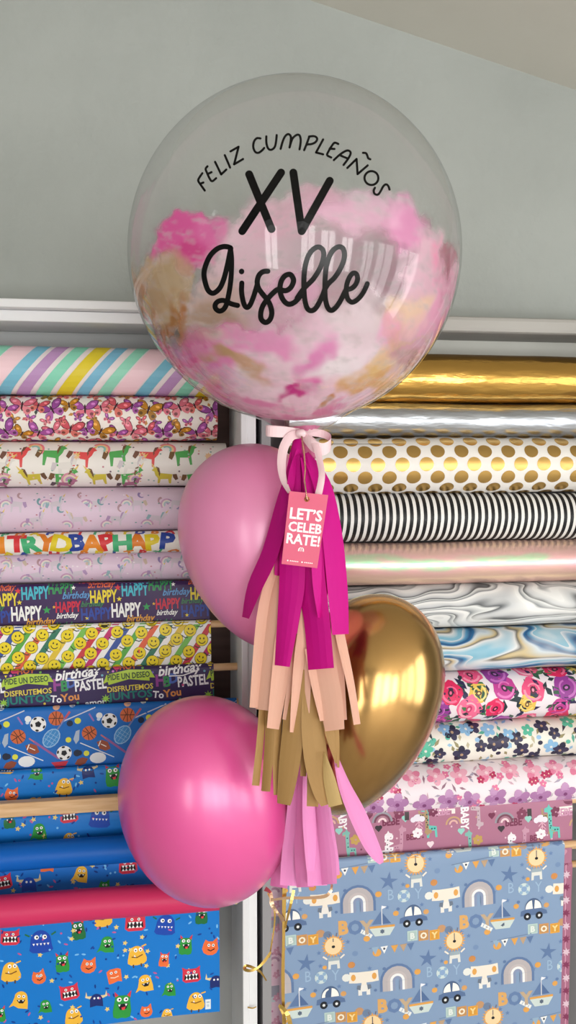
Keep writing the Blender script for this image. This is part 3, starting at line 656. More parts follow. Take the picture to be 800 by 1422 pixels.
# sport balls
p = Print('sheet', -150, 329, 120, 980, 1066, -.1975, (14,104,190))
def soccer(p, r):
    p.el(0,0,r,r,(240,240,240),n=18); p.poly(starp(0,0,r*.42,.81), (26,26,34))
    for a in range(5):
        t = math.radians(-90+72*a+36); p.el(r*.82*math.cos(t), r*.82*math.sin(t), r*.24, r*.14, (26,26,34), 90+math.degrees(t), 8)
def basket(p, r):
    p.el(0,0,r,r,(206,104,60),n=18); p.line([(-r*.9,.3*r),(r*.9,-.3*r)],1.1,(70,40,30)); p.line([(-.3*r,-r*.9),(.3*r,r*.9)],1.1,(70,40,30)); p.line([(-r*.75,-.6*r),(-.2*r,-.1*r),(-.3*r,.9*r)],1,(70,40,30)); p.line([(r*.4,-.9*r),(.4*r,.1*r),(.8*r,.6*r)],1,(70,40,30))
for k in range(-2, 4):
    o_ = k*99
    def q(x, y, rot=0): return p.at(x+o_, y-.05*(x+o_-60), 1, rot)
    soccer(q(53,1009,10), 11); basket(q(78,1002,20), 10.5); basket(q(25,1025,-15), 10.5); soccer(q(89,1051,30), 10.5)
    q(45,1043,28); p.poly([(-11,0),(-6,-6),(3,-7),(11,0),(6,6),(-3,7)], (150,74,50)); p.line([(-4,0),(4,0)],1.2,(240,230,220)); p.line([(-7,-4),(-6,4)],1.4,(240,230,220))
    q(73,1027,35); p.el(0,3,11,15,(150,190,226)); p.el(0,3,9.5,13.4,(64,140,206)); p.line([(0,-12),(0,-31)],2.2,(120,130,180)); p.line([(0,-31),(0,-42)],3.2,(190,90,110))
    for t in (-5,0,5): p.line([(t,-8),(t,14)],.5,(160,200,230)); p.line([(-8,t+3),(8,t+3)],.5,(160,200,230))
    q(36,1049,-64); p.line([(0,-26),(0,26)],1.4,(214,224,234)); q(8,1030,4); p.poly([(-2,-9),(3,-11),(3,4),(-1,10),(-5,3)],(170,186,206))
    q(65,1046,-52); p.line([(0,-22),(0,20)],3.2,(150,90,150)); p.line([(0,-22),(0,-30)],2,(200,110,120)); q(83,1066,0); p.poly([(-12,-3),(12,-4),(8,3),(-6,4)],(200,50,70))
    q(37,1060).el(0,0,11.5,8,(232,234,236)); q(14,1064,-20); p.poly([(-10,0),(-4,-5),(4,-5),(10,0),(4,5),(-4,5)],(140,70,50))
    for x, y, r, c in ((9,1007,4.5,(222,222,70)),(39,1001,4.5,(234,238,240)),(95,1033,4,(222,222,70)),(21,1053,4,(222,222,70)),(38,1006,2.5,(200,220,240)),(97,1010,4.5,(20,40,70)),(8,1052,5,(24,34,60)),(110,1052,4,(24,34,60)),(78,986,5,(226,170,140)),(100,984,4,(234,238,240))): q(x,y).el(0,0,r,r,c)
    q(28,1003,-30); p.line([(0,-6),(0,6)],2.4,(150,110,180)); q(110,998,68); p.line([(0,-24),(0,24)],1.6,(200,206,220))
paper_sheet(p, PM, 'bright blue paper sheet with footballs, basketballs and tennis rackets', GL)
# the four monster sheets
def mon_sheet(yt, yb, Y, xr, items, label, base=(12,120,206), below=.03, nb=130, back=.06, tilt=0.0):
    p = Print('sheet', -150, xr, 120, yt, yb, Y, base, below=below, back=back, tilt=tilt)
    mon_bits(p, nb, -150, xr, yt+10, yb+12)
    for kd, c, x, y, s_ in items: p.at(x, y, 1, p.rng.uniform(-8,8)); monster(p, kd, c, s_*.88)
    return p
p = mon_sheet(1066, 1124, -.214, 330, [('lump','y',-88,1108,1),('tall','g',-40,1092,1),('horn','n',-66,1080,1),('fox','o',16,1106,.95),('ghost','g',50,1077,.85),('fox','r',82,1062,.9),('lump','y',89,1095,1),('horn','n',122,1075,.95),('tall','g',157,1080,1.15),('lump','y',46,1120,.8),('jaw','y',8,1070,.8),('fox','o',190,1096,.9),('jaw','r',250,1080,.9)], 'x')
paper_sheet(p, PM, 'blue paper sheet with cartoon monsters just under the sport balls and above the wood bar', GL)
p = mon_sheet(1127, 1186, -.2305, 330, [('tall','d',13,1142,.85),('ghost','g',54,1158,.95),('jaw','r',96,1136,.95),('blob','b',139,1138,1.15),('lump','y',96,1168,.8),('tall','g',-34,1150,.9),('jaw','r',-80,1160,.9),('lump','y',190,1150,.9),('fox','o',240,1140,.9)], 'x', below=0)
paper_sheet(p, PM, 'blue paper sheet with cartoon monsters hanging just below the wood bar', GL)
p = Print('roll', -150, 330, 60, 1167, 1207, -.262, (14,98,190))
axle(p); paper_roll(p, [MT['blue_satin']], 'thin roll of plain bright blue paper on the left rack', GL)
p = mon_sheet(1189, 1254, -.2305, 330, [('jaw','r',4,1229,.95),('horn','b',40,1231,1.1),('box','o',66,1204,1),('ghost','y',112,1217,.95),('jaw','r',178,1206,1),('fox','g',145,1232,.8),('box','o',136,1184,.9),('lump','y',230,1204,.9),('blob','b',-40,1222,.9)], 'x', base=(26,112,202))
paper_sheet(p, PM, 'narrow strip of blue monster paper between the plain blue and hot pink rolls', GL)
p = Print('roll', -150, 304, 60, 1238, 1284, -.298, (214,52,104))
axle(p); paper_roll(p, [MT['pink_satin']], 'roll of plain hot pink paper lying across the left rack', GL)
p = mon_sheet(1246, 1427, -.25, 305, [('jaw','r',14,1306,1),('blob','b',57,1310,1.25),('tall','d',109,1293,1),('lump','y',143,1276,1.05),('jaw','r',188,1285,1.1),('blob','b',230,1288,1.15),('tall','d',280,1274,.95),('ghost','g',148,1314,1),('lump','y',15,1352,1.15),('fox','o',54,1359,1),('tall','g',87,1338,1),('fox','o',123,1342,1.1),('lump','y',190,1329,1.15),
    ('tall','o',228,1336,.75),('tall','g',258,1316,1),('fox','o',292,1318,1.2),('box','o',159,1357,1.05),('ghost','y',201,1369,1.05),('jaw','r',97,1380,1),('jaw','r',266,1358,1),('ghost','g',235,1378,.85),('horn','n',134,1390,1),('horn','n',300,1366,1),('ghost','y',28,1392,1.05),('ghost','g',63,1400,.8),('tall','g',170,1398,1.35),('lump','y',272,1393,1.1),('fox','o',203,1407,.9),('lump','y',102,1412,1.05),('tall','g',0,1412,.8),('lump','y',232,1412,.7),
    ('blob','b',-40,1330,1.1),('jaw','r',-80,1360,1),('lump','y',-60,1390,1)], 'x', nb=260, below=.0)
p.at(289,1398); p.poly([(-4,-7.5),(4,-7.5),(4,7.5),(-4,7.5)], (226,234,238)); p.poly([(-2.2,-4),(2.2,-4),(2.2,-2.6),(-2.2,-2.6)], (150,170,190)); p.el(0,2,1.8,2.2,(190,206,220),n=8)
paper_sheet(p, PM, 'large blue sheet with rows of cartoon monsters at the bottom of the left rack', GL)
# wooden dowels of the left rack
x1 = PX_L-.0005
dowel(lr, LX0+.03, x1, 1119, 80, -.24, .0125, True)
# ================================================================ right rack: papers
XA, XB = 398, 832
p = Print('roll', XA, XB, 700, 494, 561, RY, (214,164,74)); paper_roll(p, [MT['gold_foil']], 'shiny gold foil roll, topmost on the right rack', GR)
p = Print('roll', XA, XB, 700, 560, 608, RY, (214,216,222)); paper_roll(p, [MT['silver_foil']], 'shiny silver foil roll under the gold roll', GR)
p = Print('roll', XA, XB, 700, 607, 684, RY, (238,234,228)); hv = math.pi*p.r
for j in range(-1, 8):
    for i in range(26):
        u = (i+(.5 if j % 2 else 0))*.0475; p.atuv(u, hv*(.04+.149*j)); p.el(0,0,9.3,8.9,(196,158,92),n=20,mat=1)
p.atuv(p.W/2, hv*.235); p.poly([(-400,-.5),(400,-.5),(400,.5),(-400,.5)], (150,146,140))
paper_roll(p, PM, 'roll of white paper with gold polka dots on the right rack', GR)
p = Print('roll', XA, XB, 700, 684, 749, RY, (240,238,234)); hv = math.pi*p.r
for i in range(70):
    p.atuv(i*.0137, hv*.5); h_ = hv/p.k/2+6; p.poly([(0,-h_),(4.7,-h_),(4.2,0),(1.7,h_),(-3,h_),(-.5,0)], (22,22,26))
paper_roll(p, PM, 'roll of paper with black and white upright stripes', GR)
p = Print('roll', XA, XB, 700, 750, 808, RY, (236,206,196)); paper_roll(p, [MT['iridescent']], 'roll of iridescent pale pink film on the right rack', GR)
p = Print('roll', XA, 799, 700, 808, 868, RY, (230,230,230)); paper_roll(p, [MT['marble_grey']], 'roll of white and grey marbled paper', GR)
p = Print('roll', XA, 800, 700, 868, 928, RY, (230,230,230)); paper_roll(p, [MT['marble_blue']], 'roll of blue and white marbled paper with sandy veins', GR)
# bold florals
p = Print('roll', XA, XB, 700, 928, 998, RY-.004, (238,226,232)); hv = math.pi*p.r
DK = [(36,52,60),(52,90,70),(44,40,80),(70,120,80)]
for i in range(150):
    p.atuv(p.rng.uniform(0,p.W), p.rng.uniform(0,1.05)*hv, 1, p.rng.uniform(0,360)); leaf(p, p.rng.uniform(12,22), p.rng.uniform(3,5), p.rng.choice(DK))
RC = [((236,84,132),(246,150,176),(90,40,60)),((196,66,150),(226,120,190),(70,40,70)),((234,196,92),(246,222,140),(110,70,60)),((226,40,96),(246,110,150),(60,30,50)),((240,110,150),(250,180,196),(206,60,110)),((150,60,150),(196,110,190),(60,40,70))]
i = 0
for row, fr in enumerate((.1, .34, .6, .86)):
    u = p.rng.uniform(0, .03)
    while u < p.W:
        c = RC[(i*5+row) % 6]; i += 1; r = p.rng.uniform(13,18.5); p.atuv(u, hv*(fr+p.rng.uniform(-.06,.06)), 1, p.rng.uniform(0,360)); rose(p, r, *c); u += p.rng.uniform(.05,.07)
for i in range(60):
    p.atuv(p.rng.uniform(0,p.W), p.rng.uniform(.05,.95)*hv, 1, p.rng.uniform(0,360)); leaf(p, p.rng.uniform(9,15), 3, p.rng.choice(DK))
paper_roll(p, PM, 'roll of paper with large pink, magenta and yellow flowers', GR)
# navy and teal florals
p = Print('roll', XA, XB, 700, 997, 1053, RY-.008, (236,232,222)); hv = math.pi*p.r
for i in range(190):
    p.atuv(p.rng.uniform(0,p.W), p.rng.uniform(0,1.05)*hv, 1, p.rng.uniform(0,360)); leaf(p, p.rng.uniform(7,15), 2.3, p.rng.choice([(150,140,100),(90,170,150),(150,190,220),(190,180,150),(60,60,70)]))
for i in range(46):
    p.atuv((i+p.rng.uniform(-.3,.3))*p.W/46, hv*p.rng.uniform(.1,.95), 1, p.rng.uniform(0,90))
    if i % 3 != 1: flower(p, p.rng.uniform(8,12), (44,42,66), (180,150,120), 5, (62,58,86))
    else: flower(p, p.rng.uniform(8,11), p.rng.choice([(140,186,222),(92,190,160)]), (226,226,220), 5)
for i in range(40):
    p.atuv(p.rng.uniform(0,p.W), hv*p.rng.uniform(.1,.95)); p.el(0,0,3.5,3,p.rng.choice([(92,186,164),(150,190,226),(46,44,70)]),n=8)
paper_roll(p, PM, 'roll of cream paper with navy and teal flowers', GR)
# pink florals
p = Print('roll', XA, XB, 700, 1053, 1121, RY-.03, (242,228,234)); hv = math.pi*p.r
for i in range(220):
    p.atuv(p.rng.uniform(0,p.W), p.rng.uniform(0,1.05)*hv, 1, p.rng.uniform(0,360)); leaf(p, p.rng.uniform(7,13), 1.6, p.rng.choice([(170,160,180),(206,170,186),(150,110,130),(200,190,196)]))
for i in range(40):
    p.atuv((i+p.rng.uniform(-.3,.3))*p.W/40, hv*(.25,.6,.85)[i % 3]+p.rng.uniform(-.005,.005), 1, p.rng.uniform(0,90)); r = (12,14.5,8)[i % 3]
    flower(p, r, ((228,132,164),(196,150,192),(178,56,96))[i % 3], ((250,216,224),(130,70,120),(230,190,160))[i % 3], 5, ((240,176,196),(176,124,172),(202,96,130))[i % 3])
for i in range(60):
    p.atuv(p.rng.uniform(0,p.W), hv*p.rng.uniform(.05,.95), 1, p.rng.uniform(0,90)); flower(p, 5, p.rng.choice([(190,56,100),(226,120,160)]), (250,220,200), 5)
paper_roll(p, PM, 'roll of pale paper with pink and lilac blossoms', GR)
# mauve baby animals
p = Print('sheet', XA, 794, 640, 1118, 1192, -.180, (176,116,142))
def giraffe(p, c, d, s=1, f=1):
    p.poly([(f*x*s, y*s) for x, y in ((-8,-22),(-3,-24),(-1,-28),(1,-24),(5,-21),(3,-17),(3,4),(14,6),(15,22),(12,22),(11,12),(4,12),(3,22),(0,22),(-2,8),(-3,-16),(-8,-17))], c)
    for x, y in ((0,-12),(1,-4),(1,3),(7,9),(11,9)): p.el(f*x*s, y*s, 1.3*s, 1.3*s, d, n=6)
def q(x, y, rot=0, sc=1): return p.at(x, y, sc, rot-2)
for o_ in (-170, 0, 170):
    giraffe(q(593+o_,1146,0,.95),(106,196,186),(30,90,96)); giraffe(q(558+o_,1172,0,.8),(200,150,172),(160,100,130),1,-1); giraffe(q(709+o_,1180,0,.8),(240,232,236),(60,50,60),1,-1)
    giraffe(q(665+o_,1132,180,.8),(200,176,186),(150,120,130)); giraffe(q(763+o_,1142,180,.8),(176,146,110),(60,50,50)); giraffe(q(483+o_,1178,0,.8),(130,186,176),(30,90,96))
    q(646+o_,1140,90).txt('BABY',0,0,11,(244,238,242),.85,.04); q(543+o_,1144).txt('BEBE',0,0,10,(120,52,82),.8,.04); q(541+o_,1180,90).txt('BABY',0,0,11,(244,238,242),.85,.04); q(744+o_,1165).txt('BEBE',0,0,8,(126,56,84),.8,.04); q(783+o_,1130,0).txt('BEBE',0,0,10,(206,150,180),.8,.04)
    rainbow(q(701+o_,1145), [(150,150,160),(120,70,90),(170,120,140),(240,210,216)], 14, 2.7); rainbow(q(630+o_,1148), [(200,160,120),(170,120,140),(226,180,170)], 11, 2.4)
    q(619+o_,1128,0).poly([(-13,-6),(13,-6),(13,6),(8,6),(8,1),(-8,1),(-8,6),(-13,6)], (244,232,226))
    for x, y, c in ((563,1140,(150,206,196)),(641,1158,(150,206,196)),(696,1154,(60,50,58)),(768,1176,(240,220,226)),(513,1136,(120,52,82)),(612,1186,(206,150,170))):
        q(x+o_,y).poly(ell(-2.2,-1.5,2.7,2.7,0,8,140,360)+ell(2.2,-1.5,2.7,2.7,0,8,180,400)+[(0,5)], c)
    q(580+o_,1140).poly(ell(-6,1,4,4,0,8)+[], (232,226,236)); p.el(0,-1,6,5,(232,226,236)); p.el(6,1,4,4,(232,226,236))
    for x, y, c in ((580,1160,(244,236,240)),(724,1133,(130,60,90)),(664,1170,(196,160,90)),(601,1130,(120,52,82))): flower(q(x+o_,y), 7, c, (190,140,160), 6)
    q(735+o_,1134).poly([(-3,-8),(3,-8),(3,8),(-3,8)], (66,56,60)); q(752+o_,1150).line([(0,-10),(0,10)],1.2,(230,180,200))
    for t in (-6,-1,4): p.line([(-5,t+5),(0,t),(5,t+5)],1,(230,180,200))
    q(790+o_,1114).el(0,0,8,6,(120,50,80))
    for _ in range(16): q(p.rng.uniform(470,640)+o_, p.rng.uniform(1120,1192)).el(0,0,1.4,1.4,p.rng.choice([(226,190,206),(120,60,86),(206,160,130)]),n=6)
paper_sheet(p, PM, 'mauve paper sheet with giraffes, rainbows and baby words', GR)
# blue-grey toy sheet at the bottom, two more sheets showing behind its edges
p = Print('sheet', 394, 786, 600, 1184, 1480, -.1975, (134,158,190), below=.05)
p.xr = P(784, 1200, -.1975).x; p.xl = P(395, 1350, -.1975).x; p.W = p.xr-p.xl
CR, TN, OR_, SL, DB = (240,230,216), (190,180,178), (226,164,84), (98,124,166), (84,112,156)
def toy_cell(x, y):
    def q(dx, dy, rot=-2, sc=1): return p.at(x+dx, y+dy, sc, rot)
    q(0,0); p.poly(starp(0,0,16,.74,22), (230,166,84)); p.el(0,0,11.5,11.5,(242,214,168)); p.line([(0,-10),(0,0)],1.2,(90,84,100)); p.el(0,1,2.4,2,(20,22,30),n=8)
    p.line([(-4,-13),(-5,-17)],1.6,(110,110,130)); p.line([(4,-13),(5,-17)],1.6,(110,110,130)); p.line([(-9,17),(-14,13)],2.2,CR); p.line([(9,17),(14,13)],2.2,CR)
    p.poly([(-7,15),(7,15),(8,31),(4.5,31),(4,25),(-4,25),(-4.5,31),(-8,31)], (226,226,220)); p.poly([(-7,15),(7,15),(7,20),(-7,20)], (160,176,186))
    q(42,43); p.poly([(-19,-9),(-9,-8),(9,-8),(19,-9),(20,6),(10,7),(-10,7),(-20,6)], CR); p.el(-14,-1,3.2,4.5,OR_); p.el(14,-1,3.2,4.5,OR_); p.poly([(-3,0),(3,0),(3.5,10),(-3.5,10)], CR)
    p.poly([(-8,10),(8,10),(8,24),(3,24),(3,19),(-3,19),(-3,24),(-8,24)], (236,232,226)); p.poly([(-9,10),(-4,10),(-5,17),(-10,15)], (110,122,140)); p.poly([(9,10),(4,10),(5,17),(10,15)], (110,122,140))
    q(-4,74); p.poly([(-19,6),(-18,-1),(-11,-3),(11,-3),(19,1),(20,6)], (92,116,156)); p.poly(ell(0,-3,12.5,15,0,12,180,360), (78,100,136)); p.poly(ell(-1,-3.2,10.5,12,0,7,180,264)+[(-1,-3.2)], (246,244,238)); p.poly(ell(1,-3.2,10.5,12,0,7,276,360)+[(1,-3.2)], (246,244,238))
    for t in (-9,8): p.el(t,7,5.2,5.2,(24,28,38)); p.el(t,7,2,2,(230,230,230),n=8)
    q(88,46); rainbow(p, [SL,(186,178,180),(186,178,180),(196,186,186),(240,240,240),(140,152,182)], 23.5, 3.4); 
    for i_, c in enumerate([SL,(186,178,180),(186,178,180),(196,186,186),(240,240,240),(140,152,182)]):
        for g in (-1, 1):
            r0 = 23.5-i_*3.4; p.poly([(g*r0,-.1),(g*(r0-3.4),-.1),(g*(r0-3.4),13),(g*r0,13)], c)
    q(121,74); p.line([(0,-22),(0,2)],1.1,(226,226,230)); p.poly([(-1,-17),(-1,1),(-14,1)], SL); p.poly([(1,-14),(1,1),(12,1)], (84,110,154)); p.poly([(0,-24),(7,-22),(0,-19)], (244,244,250))
    p.poly([(-17,3),(17,3),(17,6),(-17,6)], OR_); p.poly([(-17,6),(17,6),(10,17),(-10,17)], (206,218,214)); p.poly(starp(0,11,3.4,.7,6),(90,104,124))
    for i_, (t, c, tc) in enumerate((('B',(186,208,204),(226,232,226)),('O',(206,152,96),(240,230,210)),('Y',(230,164,66),(244,214,150)))):
        q(-5+i_*15.5,99-i_*.4); p.poly([(-7,-7),(7,-7),(7,7),(-7,7)], c); p.poly([(-5.4,-5.4),(5.4,-5.4),(5.4,5.4),(-5.4,5.4)], tuple(int(v*.94) for v in c)); p.txt(t,0,0,8,tc,1,.05)
    for i_, (t, c) in enumerate((('B',(222,170,104)),('O',(104,130,172)),('Y',(196,170,140)))): q(68+i_*16,81-i_*.6).txt(t,0,0,18,c,.95,.05)
    q(-38,24).poly(starp(0,0,13,.36,5,-80), SL)
    q(-17,44); p.el(0,0,8.5,8.5,(206,220,220)); p.el(0,0,4,4,(140,168,204))
    for t in range(4): p.el(8.4*math.cos(t*1.57+.78)*.75, 8.4*math.sin(t*1.57+.78)*.75, 2.6, 2.6, (150,180,206), n=6)
    q(-35,42).txt('B',0,0,15,(158,184,210),.8,0); q(3,40).txt('Y',0,0,15,(158,184,210),.8,0)
    q(78,-2); p.line([(-28,1),(30,-4)],1,(110,130,160))
    for t, c in ((-20,(150,176,200)),(-8,(240,240,240)),(6,(226,164,84)),(18,(190,160,130)),(28,SL)): p.poly([(t-5,0),(t+5,-.6),(t,10)], c)
    p.el(-8,3,1.6,1.6,(60,66,80),n=6)
    q(45,-18,30).poly([(-9,-2.6),(9,-2.6),(9,2.6),(-9,2.6)], (236,238,236))
    for t in (-5,0,5): p.line([(t,-2),(t,2)],.8,(140,160,190))
    for dx, dy, c, r in ((25,26,(206,140,80),5),(18,44,(232,232,226),6),(36,90,(196,150,110),6),(46,92,(110,130,160),6),(-52,42,OR_,4.5),(60,8,OR_,6),(-12,30,OR_,3),(70,30,SL,2.5),(14,66,(214,160,100),4),(-25,62,SL,2.5),(58,60,SL,2.2),(140,60,OR_,4),(30,10,(120,146,184),4),(100,96,OR_,4.5)):
        q(dx,dy).el(0,0,r,r*.9,c,n=10)
    for dx, dy in ((20,-6),(50,30),(-40,60),(64,96),(110,40),(150,20),(-20,10),(8,56)): q(dx,dy).poly(starp(0,0,3.4,.45), (104,132,176))
for i in range(-3, 4):
    for j in range(-2, 5): toy_cell(577+168*i+54*j-(0), 1202-8*i+107*j)
paper_sheet(p, PM, 'large blue-grey sheet with toy cars, lions and rainbows at the bottom of the right rack', GR)
p = Print('sheet', 372, 470, 420, 1200, 1480, -.162, (226,190,206), below=.05)
for j in range(9):
    y = 1215+j*32; p.at(382, y); p.el(-4,0,1.6,1.6,(190,120,150),n=6); p.el(4,9,2,2,(200,140,160),n=6)
    if j % 3 == 0: rainbow(p.at(381, y+28), [(186,130,156),(226,190,206),(186,140,166),(230,200,210)], 14, 3.2)
    if j % 3 == 2: p.at(380, y+6); p.poly([(-9,-9),(8,-9),(8,8),(-9,8)], (156,152,166)); p.el(0,10,5,4,(190,200,206))
    flower(p.at(384, y+14), 5, (210,150,172), (230,200,210), 5)
paper_sheet(p, PM, 'pale pink sheet showing only as a narrow strip beside the white post', GR)
p = Print('sheet', 700, 792, 760, 1200, 1480, -.162, (178,112,140), below=.05)
for j in range(14): p.at(787, 1200+j*18); p.poly(starp(0,0,6,.5,7), (236,206,220) if j % 2 else (140,60,96)); p.at(786, 1208+j*18).line([(0,-5),(0,5)],1.5,(220,160,186))
paper_sheet(p, PM, 'dusky pink sheet showing as a sliver behind the right edge of the toy sheet', GR)
# ================================================================ bubble balloon
BD = 1.25
BC = D(409, 357, BD); BR = 232/FPX*BD*.985
bub = tag(empty('bubble_balloon', BC-Vector((0,0,BR+.02))), 'big clear round balloon with black lettering and pink and gold paint inside', 'balloon')
def sphere_bm(r, n=96, m=64, half=None):
    bm = new(); rows = []
    for j in range(m+1):
        t = math.pi*j/m
        rows.append([bm.verts.new(BC+Vector((r*math.sin(t)*math.cos(2*math.pi*i/n), r*math.sin(t)*math.sin(2*math.pi*i/n), r*math.cos(t)))) for i in range(n)] if 0 < j < m else [bm.verts.new(BC+Vector((0,0,r*math.cos(t))))])
    for j in range(m):
        a, c = rows[j], rows[j+1]
        for i in range(n):
            k = (i+1) % n
            if j == 0: bm.faces.new((a[0], c[i], c[k]))
            elif j == m-1: bm.faces.new((a[i], c[0], a[k]))
            else: bm.faces.new((a[i], c[i], c[k], a[k]))
    return bm
film = sphere_bm(BR)
# pull the bottom down into the gathered neck
NK = D(424, 592, BD)
ax = (NK-BC).normalized()
for v in film.verts:
    q = v.co-BC; c = q.normalized().dot(ax)
    if c > .93: v.co += ax*.020*((c-.93)/.07)**3
obj('clear_film', film, MT['film'], bub, smooth=True)
bm = new()
prof = [(.020,-.004),(.010,.006),(.0075,.014),(.006,.02),(.009,.03),(.016,.042)]
b0 = BC+ax*(BR+.012); s1 = ax.cross(Vector((0,1,0))).normalized(); s2 = ax.cross(s1)
rings = [[bm.verts.new(b0+ax*h+(s1*math.cos(k*math.pi/12)+s2*math.sin(k*math.pi/12))*r*(1+.14*math.sin(k*2.1+i))) for k in range(24)] for i, (r, h) in enumerate(prof)]
for a, c in zip(rings, rings[1:]):
    for k in range(24): bm.faces.new((a[k], a[(k+1)%24], c[(k+1)%24], c[k]))
MT['neck'] = thin_mat('gathered_film', (240,150,190), .2, .4, .6)
obj('gathered_neck', bm, MT['neck'], bub, smooth=True)
# ---- paint brushed on the inside: the colour is the paint itself
def ss(x): x = min(1, max(0, x)); return x*x*(3-2*x)
PINKW, MAG, PNK, GLD, TAN, WHT, DKT = (246,214,230), (226,70,160), (238,140,196), (220,160,76), (196,160,116), (250,244,246), (170,112,54)
REAR = [  # px, py, rx, ry, rot, colour, alpha, edge softness
 (440,430,180,162,0,(248,214,228),.85,.2),(470,352,150,84,0,(240,206,222),.85,.22),(425,560,150,60,0,(246,190,216),.8,.4),(520,340,104,72,12,(244,200,222),.84,.3),(420,300,90,40,-8,(242,196,216),.8,.35),
 (470,360,120,60,0,(226,206,216),.85,.5),(300,430,60,60,0,(206,186,160),.55,.5),
 (262,334,52,48,0,(228,84,164),.95,.22),(262,352,30,20,0,(216,50,140),.85,.7),(300,320,44,34,0,(232,110,178),.85,.5),
 (228,400,44,52,15,(196,166,126),.85,.35),(205,420,20,34,0,(180,124,72),.8,.6),(248,440,15,52,4,(176,112,42),.95,.55),(282,458,52,54,0,(178,152,122),.75,.45),
 (560,440,58,40,-30,(244,206,130),.8,.5),(600,400,30,50,20,(240,170,200),.7,.5),(618,370,18,38,0,(240,120,160),.75,.5),(556,500,70,40,-25,(232,178,90),.85,.45)]
FRONT = [
 (592,400,40,74,12,(248,200,220),.7,.45),(572,440,42,40,-20,(246,212,150),.6,.5),(622,425,16,60,8,(240,150,190),.6,.5),(228,405,40,50,15,(204,176,136),.75,.35),(246,438,14,50,4,(176,112,42),.85,.55),(205,418,16,30,0,(186,134,84),.7,.6), (425,572,120,40,0,(246,186,216),.8,.35),(600,470,40,60,30,(244,180,210),.6,.5), (560,320,62,44,30,(240,150,202),.75,.5),(500,300,70,36,8,(244,190,220),.6,.5),(610,372,14,34,0,(240,120,170),.6,.6),
 (425,525,176,84,0,(252,218,234),.84,.4),(480,470,110,60,-10,(246,226,236),.7,.55),(300,510,90,42,32,(230,104,180),.82,.6),(245,505,26,60,-42,(226,70,150),.85,.55),(290,555,60,16,32,(224,70,150),.8,.6),
 (350,470,60,34,0,(234,122,190),.75,.55),(395,410,70,30,0,(240,166,208),.45,.6),(430,480,50,26,-35,(226,90,180),.75,.6),(402,540,36,17,-35,(206,24,136),.95,.4),(418,520,34,16,15,(230,90,176),.75,.6),
 (545,460,34,44,10,(240,130,196),.55,.6),(330,520,52,22,25,(206,170,124),.85,.55),(300,508,30,16,20,(188,150,100),.7,.6),(510,525,54,26,-28,(224,168,84),.88,.5),(455,562,22,9,-35,(200,128,50),.9,.6),(535,500,44,24,-35,(236,196,130),.7,.6),
 (380,575,90,14,8,(236,130,186),.8,.6),(470,575,70,12,-14,(234,120,176),.8,.6),(575,520,46,12,-45,(226,90,160),.75,.6),(610,450,16,50,20,(236,150,190),.55,.6),(460,505,50,34,0,(250,240,246),.75,.6),(350,545,46,20,10,(250,230,240),.7,.6),(300,470,40,26,0,(214,190,170),.45,.6),(415,450,60,26,0,(244,190,220),.5,.6)]
def paint_at(pos, blobs, ph):
    amp = 36 if ph else 20
    px, py = proj(pos); q = pos*11+Vector((ph,0,0))
    wx = noise.fractal(q, .9, 2.0, 4)*amp; wy = noise.fractal(q+Vector((7.3,1.1,4.2)), .9, 2.0, 4)*amp
    f = noise.fractal(pos*60, .7, 2.0, 4); f2 = noise.fractal(Vector((pos.x*26, pos.y*26, pos.z*70)), .7, 2.0, 4)
    col = Vector((1,.97,.98)); al = 0.0; cc = None
    for bx, by, rx, ry, rot, c, a, soft in blobs:
        dx, dy = px+wx-bx, py+wy-by; t = math.radians(rot); u = (dx*math.cos(t)+dy*math.sin(t))/rx; v = (-dx*math.sin(t)+dy*math.cos(t))/ry
        d = math.hypot(u, v)
        if d > 1.25: continue
        k = ss((1.0-d+f*.045)/soft)*a
        if k <= 0: continue
        lc = Vector(lin(c)[:3])
        cc = lc if cc is None else cc.lerp(lc, k if al > 0 else 1)
        al = al+(1-al)*k
    if cc is None: return (1,1,1,0)
    cc = cc.lerp(Vector((.96,.90,.93)), max(0, min(.4, f2*.5)))
    al *= max(.6, min(1, 1-.35*max(0, f2-.05)))
    return (cc.x, cc.y, cc.z, max(0, min(.96, al)))
def paint_shell(name, r, blobs, front, ph):
    bm = sphere_bm(r, 400, 220)
    cen = BC; vd = (CAM-BC).normalized(); lim = r/(CAM-BC).length
    kill = [f for f in bm.faces if ((f.calc_center_median()-cen).normalized().dot(vd) > lim) != front]
    bmesh.ops.delete(bm, geom=kill, context='FACES')
    lay = bm.verts.layers.float_color.new('paint')
    for v in bm.verts: v[lay] = paint_at(v.co, blobs, ph)
    bmesh.ops.delete(bm, geom=[f for f in bm.faces if all(v[lay][3] < .004 for v in f.verts)], context='FACES')
    return obj(name, bm, MT['paint'], bub, smooth=True)
paint_shell('rear_paint', BR*.985, REAR, False, 0)['label'] = 'pink and tan paint on the far side'
paint_shell('front_paint', BR*.988, FRONT, True, 5)['label'] = 'pink, white and gold paint on the near side'
